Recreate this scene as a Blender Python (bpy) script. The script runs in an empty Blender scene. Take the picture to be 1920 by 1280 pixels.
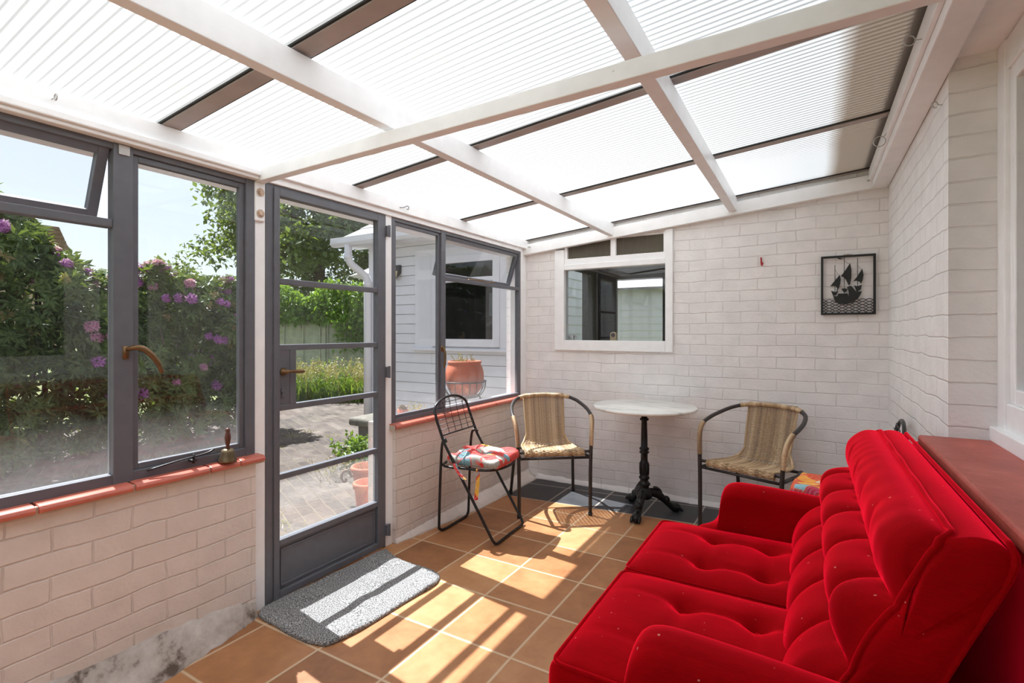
import bpy, bmesh, math, random
from mathutils import Vector, Matrix
R = random.Random(7)
S = bpy.context.scene
COL = S.collection
PI = math.pi

# ------------------------------------------------------------------ helpers
def lin(r, g, b):
    f = lambda c: (c/255)/12.92 if c/255 <= .04045 else ((c/255+.055)/1.055)**2.4
    return (f(r), f(g), f(b), 1)

class NT:
    """small node-tree builder"""
    def __init__(s, name):
        s.m = bpy.data.materials.new(name); s.m.use_nodes = True
        s.t = s.m.node_tree; s.t.nodes.clear()
        s.out = s.t.nodes.new('ShaderNodeOutputMaterial')
    def n(s, kind, **kw):
        nd = s.t.nodes.new('ShaderNode'+kind)
        for k, v in kw.items():
            if k.startswith('_'): setattr(nd, k[1:], v)
        return nd
    def set(s, nd, **kw):
        for k, v in kw.items():
            key = int(k[1:]) if k[0] == 'i' and k[1:].isdigit() else k.replace('_', ' ')
            if hasattr(v, 'is_linked') or hasattr(v, 'links'): s.t.links.new(v, nd.inputs[key])
            else: nd.inputs[key].default_value = v
        return nd
    def math(s, op, a, b=0.0, c=None):
        nd = s.n('Math', _operation=op); s.set(nd, i0=a, i1=b)
        if c is not None: s.set(nd, i2=c)
        return nd.outputs[0]
    def mix(s, f, a, b, mode='MIX'):
        nd = s.n('Mix', _data_type='RGBA', _blend_type=mode)
        s.set(nd, i0=f, i6=a, i7=b); return nd.outputs[2]
    def coord(s, kind='Object'): return s.n('TexCoord').outputs[kind]
    def noise(s, vec, scale, detail=3, rough=.5, out='Fac'):
        nd = s.n('TexNoise'); s.set(nd, Vector=vec, Scale=scale, Detail=detail, Roughness=rough); return nd.outputs[out]
    def ramp(s, f, stops, interp='LINEAR'):
        nd = s.n('ValToRGB'); e = nd.color_ramp; e.interpolation = interp
        while len(e.elements) < len(stops): e.elements.new(.5)
        for el, (p, c) in zip(e.elements, stops): el.position = p; el.color = c
        s.set(nd, i0=f); return nd.outputs[0]
    def bump(s, h, strength=.3, dist=.01):
        nd = s.n('Bump'); s.set(nd, Height=h, Strength=strength, Distance=dist); return nd.outputs[0]
    def pbsdf(s, **kw):
        nd = s.n('BsdfPrincipled'); s.set(nd, **kw); return nd
    def done(s, shader):
        s.t.links.new(shader.outputs[0] if hasattr(shader, 'outputs') else shader, s.out.inputs[0]); return s.m

def simple(name, col, rough=.5, metal=0, var=.12, scale=30, bump=0., spec=.5, bdist=.002):
    t = NT(name); co = t.coord()
    nz = t.noise(co, scale, 4)
    dark = tuple(c*(1-var*1.6) for c in col[:3])+(1,); lite = tuple(min(1, c*(1+var)) for c in col[:3])+(1,)
    c = t.ramp(nz, [(.25, dark), (.75, lite)])
    kw = dict(Base_Color=c, Roughness=rough, Metallic=metal)
    kw['Specular_IOR_Level'] = spec
    if bump: kw['Normal'] = t.bump(nz, bump, bdist)
    return t.done(t.pbsdf(**kw))

def add_box(bm, x0, x1, y0, y1, z0, z1, M=None):
    vs = [bm.verts.new((x, y, z)) for x in (x0, x1) for y in (y0, y1) for z in (z0, z1)]
    for f in ((0,1,3,2),(4,6,7,5),(0,4,5,1),(2,3,7,6),(0,2,6,4),(1,5,7,3)): bm.faces.new([vs[i] for i in f])
    if M is not None: bmesh.ops.transform(bm, matrix=M, verts=vs)
    return vs
def bx(*a, M=None):
    bm = bmesh.new(); add_box(bm, *a, M=M); return bm
def add_hull(bm, a, b):
    """ruled solid between two loops (lists of points) with caps"""
    va = [bm.verts.new(p) for p in a]; vb = [bm.verts.new(p) for p in b]; n = len(a)
    for i in range(n): bm.faces.new((va[i], va[(i+1) % n], vb[(i+1) % n], vb[i]))
    bm.faces.new(va[::-1]); bm.faces.new(vb)
    return va+vb
def add_prism(bm, poly, d0, d1, axis='y'):
    f = {'x': lambda u, v, d: (d, u, v), 'y': lambda u, v, d: (u, d, v), 'z': lambda u, v, d: (u, v, d)}[axis]
    return add_hull(bm, [f(u, v, d0) for u, v in poly], [f(u, v, d1) for u, v in poly])
def frames(pts, closed=False):
    n = len(pts); T = []
    for i in range(n):
        a = pts[i-1] if (i or closed) else pts[0]; b = pts[(i+1) % n] if (i < n-1 or closed) else pts[-1]
        t = (b-a); T.append(t.normalized() if t.length > 1e-9 else Vector((0,0,1)))
    up = Vector((0,0,1)) if abs(T[0].z) < .9 else Vector((1,0,0))
    N = [(up-T[0]*up.dot(T[0])).normalized()]
    for i in range(1, n):
        v = N[-1]-T[i]*N[-1].dot(T[i])
        N.append(v.normalized() if v.length > 1e-6 else N[-1])
    return T, N
def add_tube(bm, pts, r, seg=8, closed=False, cap=True, flat=1.0):
    pts = [Vector(p) for p in pts]; T, N = frames(pts, closed); rings = []
    for i, p in enumerate(pts):
        B = T[i].cross(N[i]); rr = r[i] if isinstance(r, (list, tuple)) else r
        rings.append([bm.verts.new(p+N[i]*math.cos(2*PI*k/seg)*rr*flat+B*math.sin(2*PI*k/seg)*rr) for k in range(seg)])
    m = len(rings)
    for i in range(m if closed else m-1):
        a, b = rings[i], rings[(i+1) % m]
        for k in range(seg): bm.faces.new((a[k], a[(k+1) % seg], b[(k+1) % seg], b[k]))
    if cap and not closed: bm.faces.new(rings[0][::-1]); bm.faces.new(rings[-1])
def smooth_path(pts, n=6, closed=False):
    P = [Vector(p) for p in pts]; out = []; m = len(P)
    for i in range(m if closed else m-1):
        p0 = P[i-1] if (i or closed) else P[0]*2-P[1]
        p1, p2 = P[i], P[(i+1) % m]
        p3 = P[(i+2) % m] if (i+2 < m or closed) else P[-1]*2-P[-2]
        for k in range(n):
            t = k/n
            out.append(.5*((2*p1)+(p2-p0)*t+(2*p0-5*p1+4*p2-p3)*t*t+(3*p1-p0-3*p2+p3)*t**3))
    if not closed: out.append(P[-1])
    return out
def round_path(pts, r, n=5):
    """polyline with rounded corners"""
    P = [Vector(p) for p in pts]; out = [P[0]]
    for i in range(1, len(P)-1):
        a, b, c = P[i-1], P[i], P[i+1]
        d1 = (a-b); d2 = (c-b); rr = min(r, d1.length*.49, d2.length*.49)
        s, e = b+d1.normalized()*rr, b+d2.normalized()*rr
        for k in range(n+1):
            t = k/n; out.append(s*(1-t)**2+b*2*t*(1-t)+e*t*t)
    out.append(P[-1]); return out
def add_lathe(bm, prof, seg=24, c=(0,0,0)):
    rings = []
    for r, z in prof:
        if r < 1e-6: rings.append([bm.verts.new((c[0], c[1], c[2]+z))])
        else: rings.append([bm.verts.new((c[0]+r*math.cos(2*PI*k/seg), c[1]+r*math.sin(2*PI*k/seg), c[2]+z)) for k in range(seg)])
    for a, b in zip(rings, rings[1:]):
        for k in range(seg):
            q = [a[k % len(a)], a[(k+1) % len(a)], b[(k+1) % len(b)], b[k % len(b)]]
            u = list(dict.fromkeys(q))
            if len(u) > 2: bm.faces.new(u)
    for rg, rev in ((rings[0], True), (rings[-1], False)):
        if len(rg) > 2: bm.faces.new(rg[::-1] if rev else rg)
def add_rbox(bm, x0, x1, y0, y1, z0, z1, r, nx=10, ny=10, nz=4, disp=None):
    """rounded box from a gridded cube, with an optional displacement of each point"""
    L = Vector((x0, y0, z0)); H = Vector((x1, y1, z1)); seen = {}
    def ax(a, b, n):   # samples dense at the rounded edges
        s = [a+r*(1-math.cos(t*PI/2/3)) for t in range(3)]
        mid = [a+r+(b-a-2*r)*k/n for k in range(n+1)]
        return s+mid+[b-(v-a) for v in s[::-1]]
    X, Y, Z = ax(x0, x1, nx), ax(y0, y1, ny), ax(z0, z1, nz)
    def vert(x, y, z):
        k = (round(x, 6), round(y, 6), round(z, 6))
        if k in seen: return seen[k]
        p = Vector((x, y, z)); q = Vector([min(max(p[i], L[i]+r), H[i]-r) for i in range(3)])
        d = p-q; o = q+d.normalized()*r if d.length > 1e-9 else p
        if disp: o = disp(o, d.normalized() if d.length > 1e-9 else Vector((0,0,1)))
        seen[k] = bm.verts.new(o); return seen[k]
    def sheet(A, B, f):
        for i in range(len(A)-1):
            for j in range(len(B)-1):
                try: bm.faces.new((f(A[i], B[j]), f(A[i+1], B[j]), f(A[i+1], B[j+1]), f(A[i], B[j+1])))
                except ValueError: pass
    sheet(X, Y, lambda a, b: vert(a, b, z1)); sheet(Y, X, lambda a, b: vert(b, a, z0))
    sheet(Y, Z, lambda a, b: vert(x1, a, b)); sheet(Z, Y, lambda a, b: vert(x0, b, a))
    sheet(Z, X, lambda a, b: vert(b, y1, a)); sheet(X, Z, lambda a, b: vert(a, y0, b))

def obj(name, bm, mat, parent=None, smooth=False, bevel=0, world=False, sub=0):
    bmesh.ops.recalc_face_normals(bm, faces=bm.faces[:])
    if world and parent is not None:
        p = Vector((0,0,0)); q = parent
        while q is not None: p = p+q.location; q = q.parent
        bmesh.ops.translate(bm, vec=-p, verts=bm.verts[:])
    me = bpy.data.meshes.new(name); bm.to_mesh(me); bm.free()
    o = bpy.data.objects.new(name, me); COL.objects.link(o)
    for m in (mat if isinstance(mat, (list, tuple)) else [mat]): me.materials.append(m)
    if smooth:
        for p in me.polygons: p.use_smooth = True
    if bevel:
        b = o.modifiers.new('bevel', 'BEVEL'); b.width = bevel; b.segments = 2; b.limit_method = 'ANGLE'; b.angle_limit = .7
    if sub:
        b = o.modifiers.new('sub', 'SUBSURF'); b.levels = sub; b.render_levels = sub
    if parent is not None: o.parent = parent
    return o
def tag(o, label, cat, group=None, kind=None):
    o['label'] = label; o['category'] = cat
    if group: o['group'] = group
    if kind: o['kind'] = kind
    return o
def thing(name, label, cat, loc=(0,0,0), rz=0, group=None):
    o = bpy.data.objects.new(name, None); COL.objects.link(o); o.empty_display_size = .1
    o.location = loc; o.rotation_euler = (0, 0, rz); return tag(o, label, cat, group)
def struct(name, bm, mat, label=None, parent=None, **kw):
    o = obj(name, bm, mat, parent, **kw)
    if parent is None:
        o['kind'] = 'structure'
        if label: o['label'] = label
    return o
def struct_empty(name, loc=(0,0,0), label=None):
    o = bpy.data.objects.new(name, None); COL.objects.link(o); o.location = loc; o['kind'] = 'structure'; o.empty_display_size = .1
    if label: o['label'] = label
    return o
def dup(root, loc=None, rz=None, label=None, group=None):
    def cp(o, par):
        c = o.copy(); COL.objects.link(c); c.parent = par
        for ch in list(o.children): cp(ch, c)
        return c
    r = cp(root, root.parent)
    if loc is not None: r.location = loc
    if rz is not None: r.rotation_euler = (0, 0, rz)
    if label: r['label'] = label
    if group: r['group'] = group
    return r

# ------------------------------------------------------------------ materials
def brick_mat(name, axis, base, joint, bump=.46, off=0.0, scale=1.0, dirt=.0):
    t = NT(name); co = t.coord(); sp = t.n('SeparateXYZ'); t.set(sp, i0=co)
    u = sp.outputs['X' if axis == 'x' else 'Y']
    wob = t.noise(co, 4, 4); wob2 = t.math('MULTIPLY', t.math('SUBTRACT', wob, .5), .032)
    cb = t.n('CombineXYZ'); t.set(cb, i0=t.math('ADD', u, wob2), i1=t.math('ADD', t.math('ADD', sp.outputs['Z'], wob2), off), i2=0.0)
    br = t.n('TexBrick'); br.offset = .5; br.squash = 1
    t.set(br, Vector=cb.outputs[0], Color1=(1,1,1,1), Color2=(.93,.93,.93,1), Mortar=(0,0,0,1), Scale=1.0, Mortar_Size=.0045*scale, Mortar_Smooth=.75, Bias=0.0, Brick_Width=.226*scale, Row_Height=.0768*scale)
    fine = t.noise(co, 60, 4); mid = t.noise(co, 9, 4)
    col = t.mix(t.math('MULTIPLY', t.ramp(br.outputs['Fac'], [(.35, (0,0,0,1)), (.95, (1,1,1,1))]), t.ramp(t.noise(co, 2.6, 4, .7), [(.38, (0,0,0,1)), (.66, (1,1,1,1))])), base, joint)
    col = t.mix(t.ramp(mid, [(.3, (0,0,0,1)), (.75, (1,1,1,1))]), col, tuple(c*.88 for c in base[:3])+(1,), 'MIX') if dirt >= 0 else col
    spk = t.ramp(t.noise(co, 140, 2), [(.72, (0,0,0,1)), (.78, (1,1,1,1))])
    col = t.mix(t.math('MULTIPLY', spk, .35), col, tuple(c*.45 for c in base[:3])+(1,))
    h = t.math('ADD', t.math('MULTIPLY', br.outputs['Fac'], -1.0), t.math('ADD', t.math('MULTIPLY', fine, .35), t.math('MULTIPLY', mid, .7)))
    return t.done(t.pbsdf(Base_Color=col, Roughness=.6, Normal=t.bump(h, bump, .011)))
PAINT = lin(240, 236, 234)
M_brick_x = brick_mat('painted_brick_x', 'x', PAINT, lin(202, 192, 185))
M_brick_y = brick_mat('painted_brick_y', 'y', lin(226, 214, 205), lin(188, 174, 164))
M_brick_r = brick_mat('painted_brick_right', 'y', lin(238, 235, 232), lin(206, 200, 194), bump=.5)

def white_paint():
    t = NT('white_gloss_paint'); co = t.coord()
    g = t.noise(co, 14, 5); sp = t.ramp(t.noise(co, 45, 3, .6), [(.73, (0,0,0,1)), (.77, (1,1,1,1))])
    c = t.ramp(g, [(.3, lin(240, 240, 240)), (.7, lin(247, 247, 247))])
    c = t.mix(t.math('MULTIPLY', sp, .35), c, lin(150, 130, 115))
    return t.done(t.pbsdf(Base_Color=c, Roughness=.38, Normal=t.bump(t.noise(co, 35, 3), .12, .004)))
M_white = white_paint()
M_grey = simple('grey_steel_paint', lin(98, 99, 105), .42, 0, .06, 25, .06)
M_bar = simple('bronze_glazing_bar', lin(170, 160, 154), .4, 0, .1, 8)
M_gasket = simple('black_rubber', lin(40, 40, 38), .7)
M_black = simple('black_enamel', lin(30, 29, 29), .35, .2, .15, 60, .05)
M_iron = simple('black_cast_iron', lin(26, 25, 25), .42, .3, .2, 90, .25)
M_brown_metal = simple('charcoal_tube', lin(56, 51, 49), .45, .2, .1, 40)
M_brass = simple('aged_brass', lin(120, 92, 62), .4, .7, .2, 40)
M_bronze_bell = simple('dull_bronze', lin(120, 104, 80), .42, .8, .2, 50)
M_wood_dark = simple('dark_turned_wood', lin(92, 48, 32), .4, 0, .25, 30)
M_zinc = simple('bright_zinc_wire', lin(186, 184, 180), .35, .35, .1, 40)
M_red_paint = simple('red_plastic', lin(170, 32, 34), .4)
M_concrete = simple('weathered_concrete', lin(116, 111, 101), .9, 0, .2, 12, .4, bdist=.01)
M_plaster = None
def plaster():
    t = NT('dirty_cement_skirting'); co = t.coord()
    n1 = t.noise(co, 7, 5, .65); n2 = t.noise(co, 35, 4)
    c = t.ramp(n1, [(.34, lin(96, 82, 72)), (.43, lin(172, 160, 150)), (.7, lin(212, 202, 194))])
    return t.done(t.pbsdf(Base_Color=c, Roughness=.85, Normal=t.bump(t.math('ADD', n1, t.math('MULTIPLY', n2, .5)), .6, .015)))
M_plaster = plaster()

def tile_floor():
    t = NT('quarry_tile_floor'); co = t.coord(); sp = t.n('SeparateXYZ'); t.set(sp, i0=co)
    s = .3388; X, Y = sp.outputs[0], sp.outputs[1]
    wob = t.math('MULTIPLY', t.math('SUBTRACT', t.noise(co, 2.2, 2), .5), .012)
    X = t.math('ADD', X, wob); 
    yb = t.math('ADD', 2.055, t.math('MULTIPLY', X, .09))
    black = t.math('GREATER_THAN', Y, yb)
    tx = t.math('DIVIDE', X, s)
    ty_o = t.math('DIVIDE', Y, s)
    ty_b = t.math('DIVIDE', t.math('SUBTRACT', Y, yb), s*1.06)
    def dist(v):      # metres to the nearest grid line
        f = t.math('FRACT', v); return t.math('MULTIPLY', t.math('MINIMUM', f, t.math('SUBTRACT', 1.0, f)), s)
    ty = t.n('Mix', _data_type='FLOAT'); t.set(ty, i0=black, i2=ty_o, i3=ty_b); ty = ty.outputs[0]
    # the last orange row keeps its full depth up to the black band
    inlast = t.math('GREATER_THAN', ty_o, 5.0)
    dyo = t.n('Mix', _data_type='FLOAT'); d6 = t.math('ABSOLUTE', t.math('SUBTRACT', Y, yb))
    d5 = t.math('MULTIPLY', t.math('ABSOLUTE', t.math('SUBTRACT', ty_o, 5.0)), s)
    t.set(dyo, i0=inlast, i2=t.math('MINIMUM', dist(ty_o), d6), i3=t.math('MINIMUM', d5, d6))
    dy = t.n('Mix', _data_type='FLOAT'); t.set(dy, i0=black, i2=dyo.outputs[0], i3=t.math('MINIMUM', dist(ty_b), d6))
    # one cut strip in the second column
    incol = t.math('MULTIPLY', t.math('GREATER_THAN', tx, -1.0), t.math('LESS_THAN', tx, 0.0))
    dc = t.math('ADD', t.math('ABSOLUTE', t.math('SUBTRACT', Y, 1.865)), t.math('SUBTRACT', 1.0, incol))
    d = t.math('MINIMUM', t.math('MINIMUM', dist(tx), dy.outputs[0]), dc)
    grout = t.ramp(d, [(.003, (1,1,1,1)), (.0052, (0,0,0,1))])
    cb = t.n('CombineXYZ'); t.set(cb, i0=t.math('FLOOR', tx), i1=t.math('FLOOR', ty), i2=black)
    wn = t.n('TexWhiteNoise'); t.set(wn, i0=cb.outputs[0])
    cloud = t.noise(co, 6, 5, .6); cloud2 = t.noise(co, 28, 4, .6)
    f = t.math('ADD', t.math('MULTIPLY', wn.outputs[0], .35), t.math('ADD', t.math('MULTIPLY', cloud, .55), t.math('MULTIPLY', cloud2, .2)))
    org = t.ramp(f, [(.3, lin(136, 88, 52)), (.55, lin(170, 116, 74)), (.8, lin(190, 142, 98))])
    blk = t.ramp(f, [(.3, lin(42, 43, 46)), (.8, lin(66, 67, 70))])
    c = t.mix(black, org, blk)
    c = t.mix(grout, c, t.mix(black, lin(205, 180, 148), lin(180, 170, 158)))
    spk = t.ramp(t.noise(co, 120, 2), [(.70, (0,0,0,1)), (.76, (1,1,1,1))])
    c = t.mix(t.math('MULTIPLY', spk, .18), c, lin(90, 55, 30))
    h = t.math('ADD', t.math('MULTIPLY', t.ramp(d, [(.002, (0,0,0,1)), (.010, (1,1,1,1))]), 1.0), t.math('MULTIPLY', cloud2, .25))
    rg = t.math('ADD', .34, t.math('MULTIPLY', cloud, .25))
    return t.done(t.pbsdf(Base_Color=c, Roughness=rg, Normal=t.bump(h, .35, .004)))
M_floor = tile_floor()

def glass(name, tint=(.93, .95, .95, 1), dirt=.04, low=0.0, z0=.72, refl=.8):
    t = NT(name); ge = t.n('NewGeometry')
    dt = t.n('VectorMath', _operation='DOT_PRODUCT'); t.set(dt, i0=ge.outputs['Normal'], i1=ge.outputs['Incoming'])
    k = t.math('POWER', t.math('SUBTRACT', 1.0, t.math('MINIMUM', t.math('ABSOLUTE', dt.outputs['Value']), 1.0)), 5.0)
    fr = t.math('MULTIPLY', t.math('ADD', .045, t.math('MULTIPLY', k, .955)), refl)
    tr = t.n('BsdfTransparent'); t.set(tr, Color=tint)
    gl = t.n('BsdfGlossy'); t.set(gl, Roughness=.01, Color=(1,1,1,1))
    df = t.n('BsdfTranslucent'); t.set(df, Color=(.8, .8, .78, 1))
    co = ge.outputs['Position']
    n1 = t.noise(co, 9, 5, .65); n2 = t.noise(co, 90, 3, .6)
    dm = t.math('MULTIPLY', t.math('ADD', t.math('MULTIPLY', n1, .7), t.math('MULTIPLY', n2, .6)), dirt)
    if low:
        sp = t.n('SeparateXYZ'); t.set(sp, i0=co)
        g = t.n('MapRange'); t.set(g, Value=t.math('ADD', sp.outputs[2], t.math('MULTIPLY', n1, -.15)), From_Min=z0-.06, From_Max=z0+.16, To_Min=low, To_Max=0.0)
        dm = t.math('ADD', dm, t.math('MULTIPLY', g.outputs[0], t.math('ADD', .4, n2)))
    a = t.n('MixShader'); t.set(a, i0=dm, i1=tr.outputs[0], i2=df.outputs[0])
    b = t.n('MixShader'); t.set(b, i0=fr, i1=a.outputs[0], i2=gl.outputs[0])
    return t.done(b)
M_glass = glass('window_glass', (.82, .835, .84, 1), .002, .05)
M_glass_plain = glass('clear_glass', (.83, .845, .85, 1), .001)

def poly():
    t = NT('ribbed_polycarbonate'); co = t.coord(); sp = t.n('SeparateXYZ'); t.set(sp, i0=co)
    w = t.math('FRACT', t.math('DIVIDE', sp.outputs[1], .0285))
    w = t.math('ABSOLUTE', t.math('SUBTRACT', w, .5))                # 0..0.5
    rib = t.ramp(w, [(.16, (0,0,0,1)), (.42, (1,1,1,1))])
    cl = t.noise(co, 3, 5, .6)
    stain = t.ramp(t.noise(co, 5.5, 5, .7), [(.62, (0,0,0,1)), (.78, (1,1,1,1))])
    c = t.mix(rib, lin(236, 237, 237), lin(150, 151, 148))
    c = t.mix(t.math('MULTIPLY', stain, .22), c, lin(190, 178, 140))
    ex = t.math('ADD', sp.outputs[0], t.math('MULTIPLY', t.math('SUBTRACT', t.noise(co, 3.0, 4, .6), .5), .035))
    eave_band = t.n('MapRange'); t.set(eave_band, Value=ex, From_Min=1.40, From_Max=1.47, To_Min=0.0, To_Max=.85)   # brown band painted in where the eaves darken the sheet
    eave_shade = t.n('MapRange'); t.set(eave_shade, Value=ex, From_Min=.1, From_Max=1.3, To_Min=0.0, To_Max=.62)  # shade of the house put into the sheet colour, greyer towards the wall
    c = t.mix(eave_shade.outputs[0], c, lin(140, 143, 144))
    c = t.mix(eave_band.outputs[0], c, lin(112, 100, 86))
    tl = t.n('BsdfTranslucent'); t.set(tl, Color=c)
    df = t.n('BsdfDiffuse'); t.set(df, Color=lin(240, 240, 238))
    tr = t.n('BsdfTransparent'); t.set(tr, Color=t.mix(rib, lin(236, 240, 242), lin(150, 154, 156)))
    gl = t.n('BsdfGlossy'); t.set(gl, Roughness=.25)
    a = t.n('MixShader'); t.set(a, i0=.16, i1=tl.outputs[0], i2=df.outputs[0])
    b = t.n('MixShader'); t.set(b, i0=t.math('MULTIPLY', t.math('ADD', .20, t.math('MULTIPLY', rib, -.1)), t.math('SUBTRACT', 1.0, t.math('MULTIPLY', eave_band.outputs[0], .7))), i1=a.outputs[0], i2=tr.outputs[0])
    c2 = t.n('MixShader'); t.set(c2, i0=.03, i1=b.outputs[0], i2=gl.outputs[0])
    return t.done(c2)
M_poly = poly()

def velvet():
    t = NT('red_velvet'); co = t.coord()
    n1 = t.noise(co, 4, 4); mp = t.n('Mapping'); t.set(mp, Vector=co, Scale=(8, 60, 60)); n2 = t.noise(mp.outputs[0], 5, 4)
    c = t.ramp(n1, [(.3, lin(132, 0, 3)), (.7, lin(158, 0, 7))])
    c = t.mix(t.math('MULTIPLY', t.ramp(n2, [(.4, (0,0,0,1)), (.62, (1,1,1,1))]), .30), c, lin(110, 0, 4))
    lint = t.ramp(t.noise(co, 75, 1, .3), [(.795, (0,0,0,1)), (.81, (1,1,1,1))])
    c = t.mix(t.math('MULTIPLY', lint, .5), c, lin(220, 150, 140))
    nm = t.bump(t.math('ADD', n2, n1), .12, .004)
    p = t.pbsdf(Base_Color=c, Roughness=.85, Specular_IOR_Level=.05, Normal=nm)
    s = t.n('BsdfSheen'); t.set(s, Color=lin(255, 8, 46), Roughness=.46, Normal=nm)      # the upright pile
    s2 = t.n('BsdfSheen'); t.set(s2, Color=lin(255, 30, 70), Roughness=.33, Normal=nm)
    a2 = t.n('AddShader'); t.set(a2, i0=p.outputs[0], i1=s.outputs[0])
    ad = t.n('AddShader'); t.set(ad, i0=a2.outputs[0], i1=s2.outputs[0])
    return t.done(ad)
M_velvet = velvet()

def floral(name, stops, seed):
    t = NT(name); co = t.coord()
    nv = t.n('TexNoise'); t.set(nv, Vector=co, Scale=9.0, Detail=2.0)
    ad = t.n('VectorMath', _operation='MULTIPLY_ADD'); t.set(ad, i0=nv.outputs['Color'], i1=(.09, .09, .09), i2=co)
    of = t.n('VectorMath', _operation='ADD'); t.set(of, i0=ad.outputs[0], i1=(seed, seed*.7, 0))
    mp = t.n('Mapping'); t.set(mp, Vector=of.outputs[0], Rotation=(0, 0, .6), Scale=(1, 2.2, 1))
    v = t.n('TexVoronoi'); t.set(v, Vector=mp.outputs[0], Scale=10.0)
    sp = t.n('SeparateColor'); t.set(sp, i0=v.outputs['Color'])
    c = t.ramp(sp.outputs[0], stops, 'CONSTANT')
    v2 = t.n('TexVoronoi', _feature='DISTANCE_TO_EDGE'); t.set(v2, Vector=mp.outputs[0], Scale=10.0)
    edge = t.ramp(v2.outputs[0], [(.03, (1,1,1,1)), (.06, (0,0,0,1))])
    c = t.mix(t.math('MULTIPLY', edge, .75), c, stops[0][1])
    wv = t.n('TexWave'); t.set(wv, Vector=mp.outputs[0], Scale=16.0, Distortion=4.0)
    c = t.mix(t.math('MULTIPLY', t.math('GREATER_THAN', wv.outputs['Fac'], .72), .16), c, lin(230, 222, 210))
    return t.done(t.pbsdf(Base_Color=c, Roughness=.75, Normal=t.bump(t.noise(co, 400, 2), .15, .001)))
M_floral_a = floral('red_grey_leaf_print', [(0, lin(200, 34, 30)), (.38, lin(172, 166, 156)), (.5, lin(196, 34, 30)), (.62, lin(96, 140, 150)), (.72, lin(224, 176, 66)), (.82, lin(150, 146, 138)), (.91, lin(214, 60, 44))], 0)
M_floral_b = floral('orange_tropical_print', [(0, lin(226, 84, 34)), (.3, lin(245, 180, 70)), (.46, lin(222, 74, 36)), (.58, lin(140, 190, 200)), (.72, lin(236, 220, 190)), (.82, lin(196, 40, 80)), (.91, lin(240, 160, 50))], 3.3)

def wicker():
    t = NT('tan_resin_wicker'); co = t.coord(); mp = t.n('Mapping'); t.set(mp, Vector=co, Scale=(22, .01, .01))
    n1 = t.noise(mp.outputs[0], 1.0, 2); n2 = t.noise(co, 120, 3)
    c = t.ramp(n1, [(.36, lin(142, 114, 86)), (.5, lin(198, 166, 126)), (.66, lin(228, 200, 162))])
    c = t.mix(t.math('MULTIPLY', n2, .35), c, lin(104, 84, 60))
    return t.done(t.pbsdf(Base_Color=c, Roughness=.5))
M_wicker = wicker()

def marble():
    t = NT('white_marble'); co = t.coord(); mp = t.n('Mapping'); t.set(mp, Vector=co, Rotation=(0, 0, .5), Scale=(2, 9, 4))
    n = t.noise(mp.outputs[0], 2.2, 6, .6)
    c = t.ramp(n, [(.35, lin(196, 194, 188)), (.5, lin(226, 223, 216)), (.7, lin(236, 233, 226))])
    return t.done(t.pbsdf(Base_Color=c, Roughness=.25))
M_marble = marble()
def mat_rug():
    t = NT('speckled_grey_mat'); co = t.coord()
    n = t.noise(co, 190, 2, .8); n2 = t.noise(co, 6, 2)
    c = t.ramp(n, [(.36, lin(58, 58, 60)), (.5, lin(128, 127, 127)), (.62, lin(205, 203, 199))])
    return t.done(t.pbsdf(Base_Color=c, Roughness=.95, Normal=t.bump(n, .8, .01)))
M_mat = mat_rug()
M_sill = simple('red_glazed_sill_tile', lin(196, 106, 88), .32, 0, .1, 10, .06)
M_sill_paint = None
def red_sill():
    t = NT('red_painted_sill'); co = t.coord()
    n = t.noise(co, 5, 5, .65); n2 = t.noise(co, 60, 3)
    c = t.ramp(n, [(.3, lin(156, 64, 52)), (.6, lin(184, 86, 72)), (.8, lin(204, 114, 98))])
    cr = t.ramp(t.noise(co, 3.5, 6, .75), [(.497, (0,0,0,1)), (.5, (1,1,1,1)), (.503, (0,0,0,1))])
    c = t.mix(t.math('MULTIPLY', cr, .6), c, lin(95, 38, 30))
    return t.done(t.pbsdf(Base_Color=c, Roughness=.45, Normal=t.bump(t.math('ADD', n, t.math('MULTIPLY', n2, .3)), .25, .008)))
M_sill_paint = red_sill()
M_terra = simple('terracotta', lin(178, 92, 60), .75, 0, .15, 9, .15)
M_grout = simple('pale_mortar', lin(200, 186, 168), .9)

def leaf_mat(name, dark, lite, trans=.35, scale=3.0):
    t = NT(name); co = t.coord()
    n = t.noise(co, scale, 3); n2 = t.noise(co, 45, 2)
    f = t.math('ADD', t.math('MULTIPLY', n, .5), t.math('MULTIPLY', n2, .5))
    c = t.ramp(f, [(.36, dark), (.64, lite)])
    p = t.pbsdf(Base_Color=c, Roughness=.45)
    tl = t.n('BsdfTranslucent'); t.set(tl, Color=t.mix(.5, c, lin(150, 170, 40)))
    m = t.n('MixShader'); t.set(m, i0=trans, i1=p.outputs[0], i2=tl.outputs[0])
    return t.done(m)
M_rhodo = leaf_mat('rhododendron_leaf', lin(44, 62, 32), lin(112, 132, 70), .25)
M_rtwig = leaf_mat('bronze_new_leaf', lin(110, 84, 60), lin(150, 140, 80), .25)
M_petal = leaf_mat('mauve_petal', lin(176, 92, 186), lin(222, 150, 222), .4, 12)
M_petal_p = leaf_mat('pink_petal', lin(206, 130, 180), lin(236, 184, 210), .4, 12)
M_oak = leaf_mat('oak_leaf', lin(48, 66, 36), lin(112, 132, 76), .3, .6)
M_climb = leaf_mat('fresh_climber_leaf', lin(58, 98, 30), lin(132, 168, 64), .38, 1.5)
M_grassblade = leaf_mat('grass_blade', lin(40, 76, 24), lin(112, 148, 58), .35, 2)
M_seed = leaf_mat('dry_grass', lin(132, 114, 74), lin(184, 166, 112), .3, 6)
M_bark = simple('bark', lin(86, 72, 58), .9, 0, .3, 20, .5)
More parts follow.
